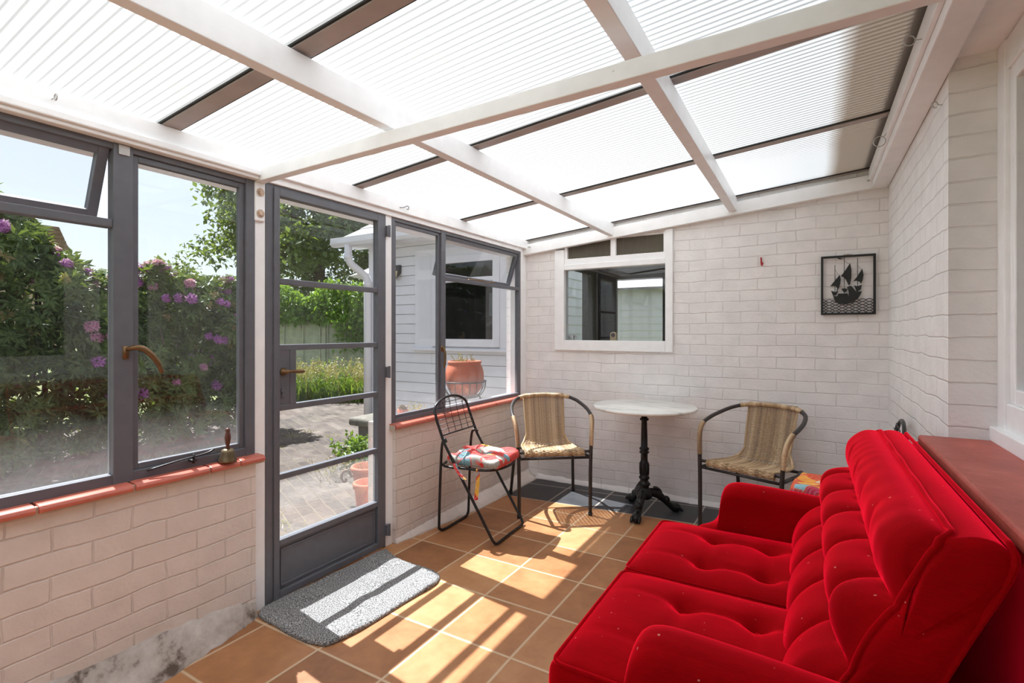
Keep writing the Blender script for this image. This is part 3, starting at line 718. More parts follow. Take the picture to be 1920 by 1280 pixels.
# leaning buttoned back: cross-section in x,z, swept along y
front = [(1.300, .33), (1.332, .42), (1.368, .50), (1.404, .575), (1.436, .645), (1.464, .70), (1.491, .755), (1.514, .80), (1.535, .843), (1.556, .872)]
rear = [(1.59, .880), (1.622, .872), (1.636, .845), (1.618, .79), (1.578, .70), (1.540, .61), (1.502, .52), (1.462, .43), (1.42, .33)]
BY0, BY1 = -.128, 1.035
fr = smooth_path([(x, 0, z) for x, z in front], 7); rr_ = smooth_path([(x, 0, z) for x, z in [front[-1]]+rear], 3)[1:]
NF = len(fr)
ny = 150; bands = (0.0, .34, .60, 1.0)     # creases along the back
def back_disp(t, y):
    """bulge of the buttoned front, t runs 0 (seat) to 1 (top welt)"""
    i = 0 if t < bands[1] else (1 if t < bands[2] else 2)
    a, c = bands[i], bands[i+1]; f = (t-a)/(c-a)
    dome = math.sqrt(max(0, math.sin(PI*min(1, max(0, f)))))
    v = (y-BY0)/(BY1-BY0)
    skew = (f-.5)*(.16 if i == 0 else -.12)          # the pleats run a little aslant
    ph = v*5+(.5 if i == 1 else 0)+skew*(i < 2)
    g = 1-abs(ph-round(ph))*2                        # 1 on the pleats, 0 mid pillow
    if i == 2:
        pl = .0022*math.sin(v*PI*24+2.4*math.sin(v*9))*max(0, 1-f*1.1)
        d = .074*dome*(1 if f < .5 else 1-.35*(f-.5))*(1-.30*g**4*max(0, 1-1.5*f))+pl
    else:
        A = (.074, .088)[i]
        d = A*dome*(1-.40*g**4)-.010*(max(0, g-.86)/.14)**1.5
    return d
b = bmesh.new(); rows = []
for k in range(ny+1):
    y = BY0+(BY1-BY0)*k/ny; e = min(1, min(y-BY0, BY1-y)/.085); rnd = math.sqrt(max(0, 1-(1-e)**2)); row = []
    for i, p in enumerate(fr):
        a = fr[max(0, i-1)]; c = fr[min(NF-1, i+1)]; tx, tz = c.x-a.x, c.z-a.z; L = math.hypot(tx, tz)
        d = back_disp(i/(NF-1), y)*(.10+.90*rnd)
        row.append(b.verts.new((p.x-tz/L*d, y, p.z+tx/L*d)))
    for p in rr_:
        row.append(b.verts.new((p.x, y, p.z)))
    rows.append(row)
for A, Bq in zip(rows, rows[1:]):
    m = len(A)
    for i in range(m): b.faces.new((A[i], A[(i+1) % m], Bq[(i+1) % m], Bq[i]))
for rw, s in ((rows[0], -1), (rows[-1], 1)):     # softly bulging ends: shrunken copies of the end section
    ctr = Vector((sum(v.co.x for v in rw)/len(rw), 0, sum(v.co.z for v in rw)/len(rw))); prev = rw; m = len(rw)
    for q, (sh, dy) in enumerate(((.93, .007), (.75, .013), (.45, .016), (.15, .017))):
        nw = []
        for v in rw:
            zz = .016*math.exp(-((v.co.z-.79+(v.co.x-1.51)*.14)/.016)**2) if sh > .3 else 0
            nw.append(b.verts.new((ctr.x+(v.co.x-ctr.x)*sh, rw[0].co.y+s*(dy-zz), ctr.z+(v.co.z-ctr.z)*sh)))
        for i in range(m): b.faces.new((prev[i], prev[(i+1) % m], nw[(i+1) % m], nw[i]))
        prev = nw
    b.faces.new(prev)
bk = obj('backrest', b, M_velvet, sf, smooth=True, world=True)
# welts
def end_profile(y, k=.10):
    out = []
    for i, p in enumerate(fr):
        a = fr[max(0, i-1)]; c = fr[min(NF-1, i+1)]; tx, tz = c.x-a.x, c.z-a.z; L = math.hypot(tx, tz); d = back_disp(i/(NF-1), y)*k+.003
        out.append(Vector((p.x-tz/L*d, y, p.z+tx/L*d)))
    return out
b = bmesh.new(); tp = Vector((1.555, 0, .874))
pth = end_profile(BY0)[2:-6]+[Vector((tp.x-.02, BY0+.004, tp.z-.010)), Vector((tp.x, BY0+.02, tp.z+.002))]+[Vector((tp.x, BY0+.05+(BY1-BY0-.1)*k/20, tp.z+.003+.002*math.sin(k*1.3))) for k in range(21)]+[Vector((tp.x, BY1-.02, tp.z+.002)), Vector((tp.x-.02, BY1-.004, tp.z-.010))]+end_profile(BY1)[2:-6][::-1]
add_tube(b, smooth_path(pth, 2), .0068, 8)
rp = [Vector((x+.002, 0, z+.002)) for x, z in rear[2:]]
pth = [Vector((p.x, BY0-.002, p.z)) for p in rp[::-1]]+[Vector((1.634, BY0+.01, .872))]+[Vector((1.634, BY0+.04+(BY1-BY0-.08)*k/10, .873)) for k in range(11)]+[Vector((1.634, BY1-.01, .872))]+[Vector((p.x, BY1+.002, p.z)) for p in rp]
add_tube(b, smooth_path(pth, 3), .006, 8)
obj('piping', b, M_velvet, bk, smooth=True, world=True)
for band, sh in ((bands[1], .5), (bands[2], 0)):
    i = int(band*(NF-1)); p = fr[i]
    for k in range(1, 5):
        y = BY0+(BY1-BY0)*k/5
        b = bmesh.new(); bmesh.ops.create_uvsphere(b, u_segments=10, v_segments=6, radius=.009, matrix=Matrix.Translation((p.x-.002, y, p.z))); obj('button', b, M_velvet, bk, smooth=True, world=True)
# arms: a rounded section swept along x with a scooped front
def arm(y0, y1, dz=0):
    prof = [(.872, .30), (.880, .355), (.905, .384), (.94, .400), (.968, .425), (.985, .465), (.992, .52), (.998, .566), (1.014, .597), (1.045, .613), (1.10, .617), (1.25, .611), (1.40, .601), (1.55, .593), (1.66, .588)]
    prof = [(x, z+dz*max(0, min(1, (z-.4)*5))) for x, z in prof]
    P = smooth_path([(x, 0, z) for x, z in prof], 4)
    b = bmesh.new(); rows = []; w = (y1-y0)/2; yc = (y0+y1)/2
    for q, p in enumerate(P):
        top = p.z; r = w; rw = []
        rw.append((yc-w, .12)); rw.append((yc-w, (top-r+.12)/2)); 
        for k in range(13):
            a = PI-PI*k/12; rw.append((yc+r*math.cos(a), top-r*.78+r*.78*math.sin(a)))
        rw.append((yc+w, (top-r+.12)/2)); rw.append((yc+w, .12))
        rows.append([b.verts.new((p.x, y, z)) for y, z in rw])
    for A, Bq in zip(rows, rows[1:]):
        m = len(A)
        for i in range(m): b.faces.new((A[i], A[(i+1) % m], Bq[(i+1) % m], Bq[i]))
    b.faces.new(rows[0][::-1]); b.faces.new(rows[-1])
    return obj('arm', b, M_velvet, sf, smooth=True, world=True)
for o, s in ((arm(-.315, -.172), -1), (arm(.982, 1.115, -.018), 1)):
    m = o.modifiers.new('bevel', 'BEVEL'); m.width = .012; m.segments = 2; m.limit_method = 'ANGLE'; m.angle_limit = 1.0
b = bmesh.new(); add_rbox(b, .80, 1.66, -.30, 1.10, .11, .262, .012, 4, 4, 2); obj('base', b, M_velvet, sf, smooth=True, world=True)
b = bmesh.new(); add_rbox(b, 1.662, 1.726, -.315, 1.115, .11, .835, .015, 2, 6, 4); obj('back_panel', b, M_velvet, sf, smooth=True, world=True)
for x in (.86, 1.60):
    for y in (-.25, 1.05):
        b = bmesh.new(); add_lathe(b, [(0, 0), (.016, 0), (.026, .11), (0, .112)], 14, (x, y, 0)); obj('leg', b, M_wood_dark, sf, smooth=True, world=True)

# ------------------------------------------------------------------ folding chairs with floral pads (local: faces +x, seat near z .43)
def folding_chair(label, loc, rz):
    t = thing('folding_chair', label, 'chair', loc, rz, 'black folding chairs'); r = .0085; hw = .19
    prof = [(.195, .010), (-.160, .565), (-.215, .735)]
    side = lambda s: [(x, s*hw, z) for x, z in prof]
    arch = [(-.235+.012*math.sin(PI*k/12)*-1, -hw*math.cos(PI*k/12), .745+.085*math.sin(PI*k/12)) for k in range(13)]
    pts = round_path([(.195, -hw+.05, .010)]+[(.195, -hw, .010)], .01)
    path = [(.196, 0, .010), (.196, -hw+.035, .010), (.194, -hw+.008, .016), (.180, -hw, .036), (-.160, -hw, .565), (-.218, -hw, .705)]+arch[1:-1]+[(-.218, hw, .705), (-.160, hw, .565), (.180, hw, .036), (.194, hw-.008, .016), (.196, hw-.035, .010)]
    b = bmesh.new(); add_tube(b, path, r, 10, closed=True); obj('front_leg_loop', b, M_black, t, smooth=True)
    hr = hw-.020
    b = bmesh.new(); add_tube(b, smooth_path([(-.148, -hw+.004, .575), (-.172, -hr, .585), (-.190, -hr, .545), (-.20, -hr, .40), (-.212, -hr, .07), (-.212, -hr+.01, .022), (-.205, -hr+.05, .010), (-.205, 0, .010), (-.205, hr-.05, .010), (-.212, hr-.01, .022), (-.212, hr, .07), (-.20, hr, .40), (-.190, hr, .545), (-.172, hr, .585), (-.148, hw-.004, .575)], 4), r, 10); obj('rear_leg_loop', b, M_black, t, smooth=True)
    # wire grid of the backrest
    b = bmesh.new(); xb = lambda z: -.160-.055*(z-.565)/.17 if z < .735 else -.215-.02*(z-.735)/.09
    zt = lambda y: .735+.085*math.sqrt(max(0, 1-(y/hw)**2))
    add_tube(b, [(xb(.60)-.0, -hw, .612), (xb(.60), hw, .612)], .005, 8)
    for y in (-.11, -.037, .037, .11): add_tube(b, [(xb(z)-.0, y, z) for z in (.612, .67, .735, zt(y))], .0022, 6)
    for z in (.642, .672, .702, .735, .77, .80):
        w = hw if z <= .735 else hw*math.sqrt(max(0, 1-((z-.735)/.085)**2))
        add_tube(b, [(xb(z), -w, z), (xb(z), w, z)], .0022, 6)
    obj('back_grid', b, M_black, t, smooth=True)
    # seat hoop and wires
    b = bmesh.new(); add_tube(b, smooth_path([(-.19, -.165, .425), (0, -.175, .425), (.10, -.165, .425), (.165, -.11, .425), (.185, 0, .425), (.165, .11, .425), (.10, .165, .425), (0, .175, .425), (-.19, .165, .425)], 4, True), r*.9, 8, closed=True)
    for k in range(-3, 4): 
        y = k*.045; add_tube(b, [(-.195, y, .423), (.17-(abs(k)/3)**2*.05, y, .423)], .0022, 5)
    obj('seat_frame', b, M_black, t, smooth=True)
    for s in (-1, 1):
        b = bmesh.new(); add_tube(b, [(-.072, s*hw*.90, .425), (-.072, s*(hw+.010), .425)], .006, 8); obj('pivot_pin', b, M_black, t)
    return t
def pad(label, loc, rz, mat, tie):
    t = thing('seat_cushion', label, 'cushion', loc, rz, 'tie-on seat pads')
    def disp(o, n):
        u, v = o.x/.19, o.y/.19; rr = math.hypot(u, v)
        z = o.z*(1+.5*math.cos(min(1, rr)*PI/2)*.5) if o.z > .02 else o.z
        z += .012*math.sin(o.x*31+1)*math.sin(o.y*27)*max(0, n.z)
        z -= .028*math.exp(-(rr/.16)**2)*max(0, n.z)
        for k in range(10):
            a = 2*PI*k/10; dd = abs(math.atan2(math.sin(math.atan2(v, u)-a), math.cos(math.atan2(v, u)-a)))
            z -= .005*math.exp(-(dd/.10)**2)*max(0, n.z)*(1 if rr < .8 else 0)*min(1, rr*3)
        sc = 1-.06*(abs(u*v))
        return Vector((o.x*sc, o.y*sc, z))
    b = bmesh.new(); add_rbox(b, -.19, .19, -.176, .176, 0, .058, .026, 26, 26, 3, disp); obj('pad', b, mat, t, smooth=True)
    b = bmesh.new(); bmesh.ops.create_uvsphere(b, u_segments=10, v_segments=6, radius=.012, matrix=Matrix.Translation((0, 0, .044))@Matrix.Diagonal((1, 1, .5, 1))); obj('button', b, mat, t, smooth=True)
    for pts in tie:
        b = bmesh.new(); P = smooth_path(pts, 5); up = []
        for i, p in enumerate(P):
            w = Vector((.010, .006, 0)); up.append((b.verts.new(p-w), b.verts.new(p+w), b.verts.new(p+w+Vector((.001, -.0018, 0))), b.verts.new(p-w+Vector((.001, -.0018, 0)))))
        for A, Bq in zip(up, up[1:]):
            for i in range(4): b.faces.new((A[i], A[(i+1) % 4], Bq[(i+1) % 4], Bq[i]))
        b.faces.new(up[0][::-1]); b.faces.new(up[-1])
        obj('tie_ribbon', b, mat, t)
    return t
c1 = folding_chair('black wire-back folding chair under the garden window, holding the red floral pad', (-.455, 1.335, 0), .05)
pad('red floral seat pad with hanging ties on the folding chair by the garden window', (-.445, 1.335, .4345), .12, M_floral_a,
    [[(-.10, -.190, .02), (-.085, -.203, -.005), (-.04, -.215, -.045), (-.015, -.222, -.06)], [(.05, -.178, .0), (.052, -.184, -.06), (.045, -.182, -.13), (.04, -.186, -.185)]])
c2 = dup(c1, (1.455, 1.66, 0), PI-.06, 'black wire-back folding chair half hidden behind the red sofa')
pad('orange tropical print seat pad on the folding chair behind the sofa', (1.44, 1.66, .4345), PI-.15, M_floral_b, [[(.10, .190, .02), (.085, .203, -.005), (.04, .215, -.045)]])

# ------------------------------------------------------------------ wicker armchairs (local: faces -y)
def wicker_chair(label, loc, rz):
    t = thing('wicker_armchair', label, 'chair', loc, rz, 'wicker bistro armchairs')
    half = [(-.243, -.255, .012), (-.245, -.252, .30), (-.252, -.245, .50), (-.262, -.225, .60), (-.272, -.175, .655), (-.275, -.08, .685), (-.262, .03, .710), (-.225, .14, .738), (-.15, .205, .757), (0, .228, .765)]
    full = half+[(-x, y, z) for x, y, z in half[:-1][::-1]]
    P = smooth_path(full, 6)
    b = bmesh.new(); add_tube(b, P, .0125, 12); obj('arm_loop', b, M_brown_metal, t, smooth=True)
    # woven wraps on the arms and along the top of the back
    def wrap(sel):
        q = [p for p in P if sel(p)]
        b = bmesh.new()
        Q = smooth_path(q, 4); L = [0]
        for a, c in zip(Q, Q[1:]): L.append(L[-1]+(c-a).length)
        n = int(L[-1]/.0022); pts = []; rad = []
        j = 0
        for k in range(n+1):
            s = L[-1]*k/n
            while j < len(L)-2 and L[j+1] < s: j += 1
            f = (s-L[j])/max(1e-6, L[j+1]-L[j]); pts.append(Q[j].lerp(Q[j+1], min(1, f))); rad.append(.0148+.0016*math.sin(2*PI*s/.0085))
        add_tube(b, pts, rad, 10); obj('cane_wrap', b, M_wicker, t, smooth=True)
    wrap(lambda p: p.x < -.2 and .46 < p.z < .665 and p.y < -.12); wrap(lambda p: p.x > .2 and .46 < p.z < .665 and p.y < -.12)
    wrap(lambda p: p.y > .175 and p.z > .70)
    for s in (-1, 1):
        b = bmesh.new(); add_tube(b, smooth_path([(s*.235, -.235, .395), (s*.235, 0, .39), (s*.215, .12, .388), (s*.225, .20, .30), (s*.245, .275, .012)], 5), .0115, 10); obj('rear_leg', b, M_brown_metal, t, smooth=True)
        b = bmesh.new(); add_lathe(b, [(0, 0), (.0145, 0), (.0145, .022), (0, .024)], 12, (s*.243, -.255, 0)); obj('foot_cap', b, M_gasket, t, smooth=True); b = bmesh.new(); add_lathe(b, [(0, 0), (.0145, 0), (.0145, .02), (0, .022)], 12, (s*.246, .277, 0)); obj('foot_cap', b, M_gasket, t, smooth=True)
        b = bmesh.new(); add_tube(b, [(s*.20, -.232, .432), (s*.25, -.240, .432)], .010, 10); obj('seat_stub', b, M_brown_metal, t, smooth=True)
    b = bmesh.new(); add_tube(b, [(-.246, -.245, .392), (.246, -.245, .392)], .009, 8); add_tube(b, [(-.22, .10, .39), (.22, .10, .39)], .009, 8); obj('cross_rail', b, M_brown_metal, t, smooth=True)
    # woven sheet: parameter q from the front roll over the seat and up the back to the hoop
    path = smooth_path([(0, -.238, .405), (0, -.255, .420), (0, -.250, .437), (0, -.225, .441), (0, -.12, .428), (0, 0, .417), (0, .075, .420), (0, .118, .447), (0, .140, .50), (0, .165, .58), (0, .192, .66), (0, .218, .735), (0, .228, .772)], 8)
    L = [0]
    for a, c in zip(path, path[1:]): L.append(L[-1]+(c-a).length)
    def at(s):
        s = max(0, min(L[-1], s)); j = 0
        lo, hi = 0, len(L)-2
        while lo < hi:
            m = (lo+hi+1)//2
            if L[m] <= s: lo = m
            else: hi = m-1
        f = (s-L[lo])/max(1e-6, L[lo+1]-L[lo]); p = path[lo].lerp(path[lo+1], f); d = (path[lo+1]-path[lo]).normalized()
        return p, Vector((0, -d.z, d.y))
    s_bend = L[-1]*.56
    def width(s):
        f = s/L[-1]
        if f < .47: return .205-.02*(f/.47)
        if f < .60: return .185-.045*((f-.47)/.13)
        return .140+.012*((f-.60)/.40)
    def pt(s, u, off=0):
        p, n = at(s); w = width(s); f = s/L[-1]
        bow = .018*(1-u*u)*min(1, max(0, (f-.55)/.2)) if f > .55 else 0
        sag = -.010*(1-u*u) if .1 < f < .5 else 0
        return Vector((u*w, p.y+bow+n.y*off, p.z+sag+n.z*off))
    nwarp = 17; rows = int(L[-1]/.0068)
    b = bmesh.new()
    for k in range(nwarp):
        u = -1+2*k/(nwarp-1); add_tube(b, [pt(L[-1]*i/60, u) for i in range(61)], .0026, 5)
    obj('warp_canes', b, M_wicker, t, smooth=True)
    b = bmesh.new()
    for i in range(rows+1):
        s = L[-1]*i/rows
        f = s/L[-1]; m = 4
        pts = []
        for k in range((nwarp-1)*m+1):
            u = -1+2*k/((nwarp-1)*m); ph = k/m
            if .66 < f < .80 and abs(u) < .55: amp = math.sin(PI*(ph+i*.5))
            else: amp = math.cos(PI*(ph+i))
            pts.append(pt(s, u, .0034*amp))
        add_tube(b, pts, .0027, 4, cap=False)
    obj('woven_cane', b, M_wicker, t, smooth=True)
    b = bmesh.new(); n = 200; add_tube(b, [(-.205+.41*k/n, -.240, .424) for k in range(n+1)], [.0165+.0016*math.sin(2*PI*k/4.3) for k in range(n+1)], 10); 
    for s in (-1, 1): add_tube(b, [pt(L[-1]*i/50, s*1.01) for i in range(8, 49)], .0075, 8)
    obj('edge_roll', b, M_wicker, t, smooth=True)
    return t
k1 = wicker_chair('tan wicker armchair in the corner, between the folding chair and the marble table', (-.31, 1.975, 0), math.radians(36.5))
k2 = dup(k1, (1.04, 2.20, 0), math.radians(-19.3), 'tan wicker armchair right of the marble table, behind the sofa arm')

# ------------------------------------------------------------------ marble bistro table
tb = thing('bistro_table', 'round marble topped bistro table on a black cast iron pedestal', 'table', (.335, 2.165, 0))
b = bmesh.new(); add_lathe(b, [(0, .716), (.338, .716), (.346, .719), (.35, .726), (.348, .734), (.342, .738), (0, .738)], 72); obj('tabletop', b, M_marble, tb, smooth=True, bevel=.001)
b = bmesh.new(); add_lathe(b, [(.0, .70), (.09, .70), (.095, .708), (.09, .716), (0, .716)], 20); add_box(b, -.20, .20, -.014, .014, .704, .716); add_box(b, -.014, .014, -.20, .20, .704, .716); obj('top_bracket', b, M_iron, tb)
b = bmesh.new(); add_lathe(b, [(.0, .10), (.050, .10), (.058, .125), (.052, .15), (.036, .165), (.030, .18), (.040, .19), (.042, .20), (.030, .212), (.026, .225), (.036, .235), (.036, .245), (.027, .255), (.029, .30), (.030, .345), (.026, .352), (.0235, .36), (.0235, .405), (.033, .412), (.033, .42), (.024, .427), (.033, .436), (.033, .444), (.023, .452), (.022, .52), (.020, .60), (.019, .632), (.030, .638), (.031, .647), (.020, .655), (.019, .70), (0, .70)], 28); obj('pedestal', b, M_iron, tb, smooth=True)
b = bmesh.new()
for k in range(8): 
    a = 2*PI*k/8; add_tube(b, [(.029*math.cos(a), .029*math.sin(a), .26), (.031*math.cos(a), .031*math.sin(a), .30), (.030*math.cos(a), .030*math.sin(a), .34)], .005, 6)
obj('fluting', b, M_iron, tb, smooth=True)
for a in (-1.52, .58, 2.27):
    b = bmesh.new(); pr = [(.03, .135, .030), (.06, .135, .032), (.10, .118, .029), (.14, .085, .024), (.17, .055, .022), (.195, .038, .027), (.215, .030, .034), (.240, .026, .028), (.256, .020, .010)]
    P = smooth_path([(r, 0, z) for r, z, w in pr], 4); W = smooth_path([(w, 0, 0) for r, z, w in pr], 4)
    add_tube(b, P, [w.x*.95 for w in W], 12)
    for s in (-1, 0, 1): add_tube(b, [(.205, s*.020, .040), (.238, s*.024, .032), (.260, s*.026, .012)], [.010, .013, .008], 8)
    add_tube(b, smooth_path([(.065, 0, .165), (.085, 0, .165), (.11, 0, .145), (.12, 0, .12)], 4), .012, 8)
    for q_, zz_ in ((.10, .125), (.155, .085)): bmesh.ops.create_uvsphere(b, u_segments=10, v_segments=8, radius=.026, matrix=Matrix.Translation((q_, 0, zz_)))
    bmesh.ops.transform(b, matrix=Matrix.Rotation(a, 4, 'Z'), verts=b.verts[:]); obj('foot', b, M_iron, tb, smooth=True)

# ------------------------------------------------------------------ doormat
mt = thing('doormat', 'speckled grey doormat on the tiles inside the grey door', 'mat', (-.53, .38, 0))
b = bmesh.new()
out = [(-.785, .045), (-.60, .008), (-.44, .0), (-.36, .015), (-.315, .045), (-.285, .20), (-.275, .42), (-.262, .60), (-.270, .665), (-.31, .715), (-.42, .735), (-.60, .745), (-.70, .775), (-.765, .785), (-.775, .60), (-.78, .3)]
O = smooth_path([(x, y, 0) for x, y in out], 6, True); c = Vector((-.53, .38, 0)); prev = None
RN = [1.0, .997, .985, .96, .9]+[.85-.05*k for k in range(17)]
for q, f in enumerate(RN):
    z = [.001, .008, .013, .0155, .016][min(q, 4)]
    ring = []
    for i, p in enumerate(O):
        jj = R.uniform(-.002, .002) if q < 3 else 0
        pp = c+(p-c)*(f+jj); wv = .004*math.sin(pp.x*19+pp.y*11)+.003*math.sin(pp.y*31-pp.x*9)
        ring.append(b.verts.new((pp.x, pp.y, z+max(0, wv)*(q > 0)+(.006 if p.y < .1 and p.x > -.5 and q in (1, 2) else 0))))
    if prev:
        for i in range(len(ring)): b.faces.new((prev[i], prev[(i+1) % len(ring)], ring[(i+1) % len(ring)], ring[i]))
    else: b.faces.new(ring[::-1])
    prev = ring
b.faces.new(prev)
obj('pile', b, M_mat, mt, smooth=True, world=True)

# ------------------------------------------------------------------ hand bell on the sill
bl = thing('hand_bell', 'small bronze hand bell with a turned wooden handle on the tile sill', 'bell', (-.762, -.112, .7085))
b = bmesh.new(); add_lathe(b, [(.033, 0), (.036, .002), (.034, .010), (.028, .025), (.025, .042), (.022, .050), (.010, .054), (0, .055)], 28); add_lathe(b, [(.030, .003), (.022, .03), (.0, .045)], 20); obj('bell_body', b, M_bronze_bell, bl, smooth=True)
b = bmesh.new(); add_lathe(b, [(0, .053), (.009, .053), (.009, .060), (.0065, .066), (.010, .080), (.0125, .098), (.010, .116), (.007, .122), (.0095, .128), (.008, .137), (0, .140)], 16); obj('handle', b, M_wood_dark, bl, smooth=True)
b = bmesh.new(); add_tube(b, [(0, 0, .044), (.003, 0, .012)], .0015, 6); bmesh.ops.create_uvsphere(b, u_segments=10, v_segments=8, radius=.006, matrix=Matrix.Translation((.003, 0, .009))); obj('clapper', b, M_iron, bl, smooth=True)

# ------------------------------------------------------------------ metal ship picture
sh = thing('wall_art', 'black metal sailing ship silhouette in a square frame on the far wall', 'picture', (1.53, 2.53, 1.545), 0)
def sx(u): return -.138+.282*u          # u, v run 0..1 across the frame
def sz(v): return -.186+.372*v
b = bmesh.new(); t_ = .013
for a in ((-.144, .146, -.188, -.188+t_), (-.144, .146, .188-t_, .188)): add_box(b, a[0], a[1], -.028, -.010, a[2], a[3])
for a in (-.144, .146-t_): add_box(b, a, a+t_, -.028, -.010, -.188+t_, .188-t_)
obj('frame', b, M_black, sh, bevel=.001)
pz = lambda px, py: ((px-1018)/640*.290-.144, .188-(py-262)/690*.376)
def plate(name, polys, par, d=.004):
    b = bmesh.new()
    for pl in polys: add_prism(b, [pz(*p) for p in pl], -.020-d/2, -.020+d/2, 'y')
    return obj(name, b, M_black, par)
plate('hull', [[(1165, 730), (1215, 735), (1225, 705), (1335, 705), (1345, 740), (1350, 690), (1340, 655), (1325, 640), (1360, 615), (1385, 625), (1420, 670), (1440, 690), (1500, 685), (1490, 715), (1455, 770), (1400, 810), (1320, 832), (1235, 825), (1190, 800)]], sh)
plate('sail', [[(1130, 615), (1190, 545), (1245, 485), (1255, 530), (1250, 590), (1235, 640), (1200, 700), (1215, 640), (1190, 615)]], sh)
plate('sail', [[(1255, 505), (1310, 435), (1365, 355), (1380, 430), (1380, 520), (1365, 605), (1345, 610), (1320, 550), (1285, 512)]], sh)
plate('sail', [[(1400, 570), (1450, 510), (1505, 425), (1520, 500), (1510, 560), (1490, 600), (1475, 575), (1440, 562)]], sh)
for pl_ in ([(1140, 668), (1190, 685), (1230, 672), (1200, 725), (1165, 730)], [(1260, 648), (1310, 645), (1335, 655), (1320, 690), (1290, 690)], [(1410, 615), (1450, 625), (1500, 612), (1490, 665), (1440, 690), (1425, 650)]): plate('jib', [pl_], sh)
plate('pennant', [[(1210, 282), (1245, 290), (1295, 300), (1250, 306), (1228, 300)]], sh)
b = bmesh.new()
for pts, r in (([(1187, 368), (1187, 725)], .0016), ([(1297, 280), (1297, 706)], .0018), ([(1452, 300), (1452, 690)], .0018), ([(1187, 420), (1235, 500)], .0008), ([(1300, 330), (1360, 370)], .0008), ([(1452, 390), (1500, 440)], .0008)):
    add_tube(b, [(pz(*p)[0], -.020, pz(*p)[1]) for p in pts], r, 6)
obj('mast', b, M_black, sh)
b = bmesh.new()
for rI in range(5):
    z0 = 788+rI*34
    for ph in (0, 1): add_tube(b, [(pz(x, 0)[0], -.020+.001*ph, pz(0, min(940, z0+ (17*math.cos(PI*(x-1040)/78+PI*ph))))[1]) for x in range(1040, 1645, 13)], .0021, 5)
obj('wave_mesh', b, M_black, sh)
b = bmesh.new(); add_tube(b, smooth_path([(-.022, -.012, .188), (-.014, -.012, .195), (-.006, -.012, .190), (.004, -.012, .196), (.012, -.012, .189), (.022, -.012, .195)], 4), .0016, 6); add_tube(b, [(0, 0, .192), (0, -.016, .192)], .002, 6); obj('hanging_wire', b, M_brass, sh)

# ------------------------------------------------------------------ on the inner sill behind the far window
ck = thing('mantel_clock', 'little pale wooden mantel clock on the inner sill of the far window', 'clock', (-.056, 2.66, 1.172))
pr = [(-.026, 0), (.026, 0), (.026, .055)]+[(.026*math.cos(PI*k/8), .055+.02*math.sin(PI*k/8)) for k in range(1, 8)]+[(-.026, .055)]
b = bmesh.new(); add_prism(b, pr, -.016, .016, 'y'); obj('case', b, simple('pale_birch', lin(226, 198, 158), .5, 0, .1, 40), ck, bevel=.002)
b = bmesh.new(); add_lathe(b, [(0, 0), (.015, 0), (.015, .003), (0, .003)], 20); bmesh.ops.transform(b, matrix=Matrix.Translation((0, -.016, .05))@Matrix.Rotation(PI/2, 4, 'X'), verts=b.verts[:]); dl = obj('dial', b, simple('clock_dial', lin(240, 236, 226), .4), ck)
b = bmesh.new(); add_box(b, -.001, .001, -.0205, -.0195, .05, .061); add_box(b, 0, .009, -.0205, -.0195, .049, .051); obj('clock_hand', b, M_black, ck)
b = bmesh.new(); add_lathe(b, [(.0155, 0), (.0175, 0), (.0175, .004), (.0155, .004)], 20); bmesh.ops.transform(b, matrix=Matrix.Translation((0, -.016, .05))@Matrix.Rotation(PI/2, 4, 'X'), verts=b.verts[:]); obj('bezel', b, M_wood_dark, ck)
cu = thing('cup', 'white cup on the inner sill at the left of the far window', 'cup', (-.43, 2.66, 1.172))
b = bmesh.new(); add_lathe(b, [(0, 0), (.022, 0), (.030, .012), (.034, .045), (.032, .045), (.027, .012), (0, .006)], 24); obj('bowl', b, simple('white_china', lin(232, 230, 226), .25), cu, smooth=True)
b = bmesh.new(); add_tube(b, smooth_path([(.032, 0, .038), (.048, 0, .034), (.048, 0, .018), (.030, 0, .012)], 4), .003, 6); obj('handle', b, simple('white_china_handle', lin(232, 230, 226), .25), cu, smooth=True)
# ------------------------------------------------------------------ the garden
def paving():
    t = NT('weathered_brick_paving'); co = t.coord()
    mp = t.n('Mapping'); t.set(mp, Vector=co, Rotation=(0, 0, .42))
    nv = t.n('TexNoise'); t.set(nv, Vector=co, Scale=3.0, Detail=3.0)
    ad = t.n('VectorMath', _operation='MULTIPLY_ADD'); t.set(ad, i0=nv.outputs['Color'], i1=(.03, .03, 0), i2=mp.outputs[0])
    br = t.n('TexBrick'); t.set(br, Vector=ad.outputs[0], Color1=(0,0,0,1), Color2=(1,1,1,1), Mortar=(.5,.5,.5,1), Scale=1.0, Mortar_Size=.007, Mortar_Smooth=.5, Bias=0.0, Brick_Width=.21, Row_Height=.105)
    n1 = t.noise(co, 2, 5, .6); n2 = t.noise(co, 30, 4, .7)
    f = t.math('ADD', t.math('MULTIPLY', n1, .5), t.math('ADD', t.math('MULTIPLY', n2, .4), t.math('MULTIPLY', br.outputs['Color'], .15)))
    c = t.ramp(f, [(.34, lin(44, 38, 34)), (.50, lin(76, 66, 59)), (.70, lin(112, 102, 93))])
    moss = t.ramp(t.noise(co, 1.7, 4, .7), [(.55, (0,0,0,1)), (.75, (1,1,1,1))])
    c = t.mix(br.outputs['Fac'], c, t.mix(moss, lin(98, 86, 72), lin(110, 112, 62)))
    return t.done(t.pbsdf(Base_Color=c, Roughness=.9, Normal=t.bump(t.math('ADD', t.math('MULTIPLY', br.outputs['Fac'], -1.0), n2), .5, .012)))
struct('ground', bx(-60, 40, -40, 60, -.30, -.08), simple('rough_lawn', lin(106, 112, 66), 1.0, 0, .25, 2, .3), 'rough ground of the garden')
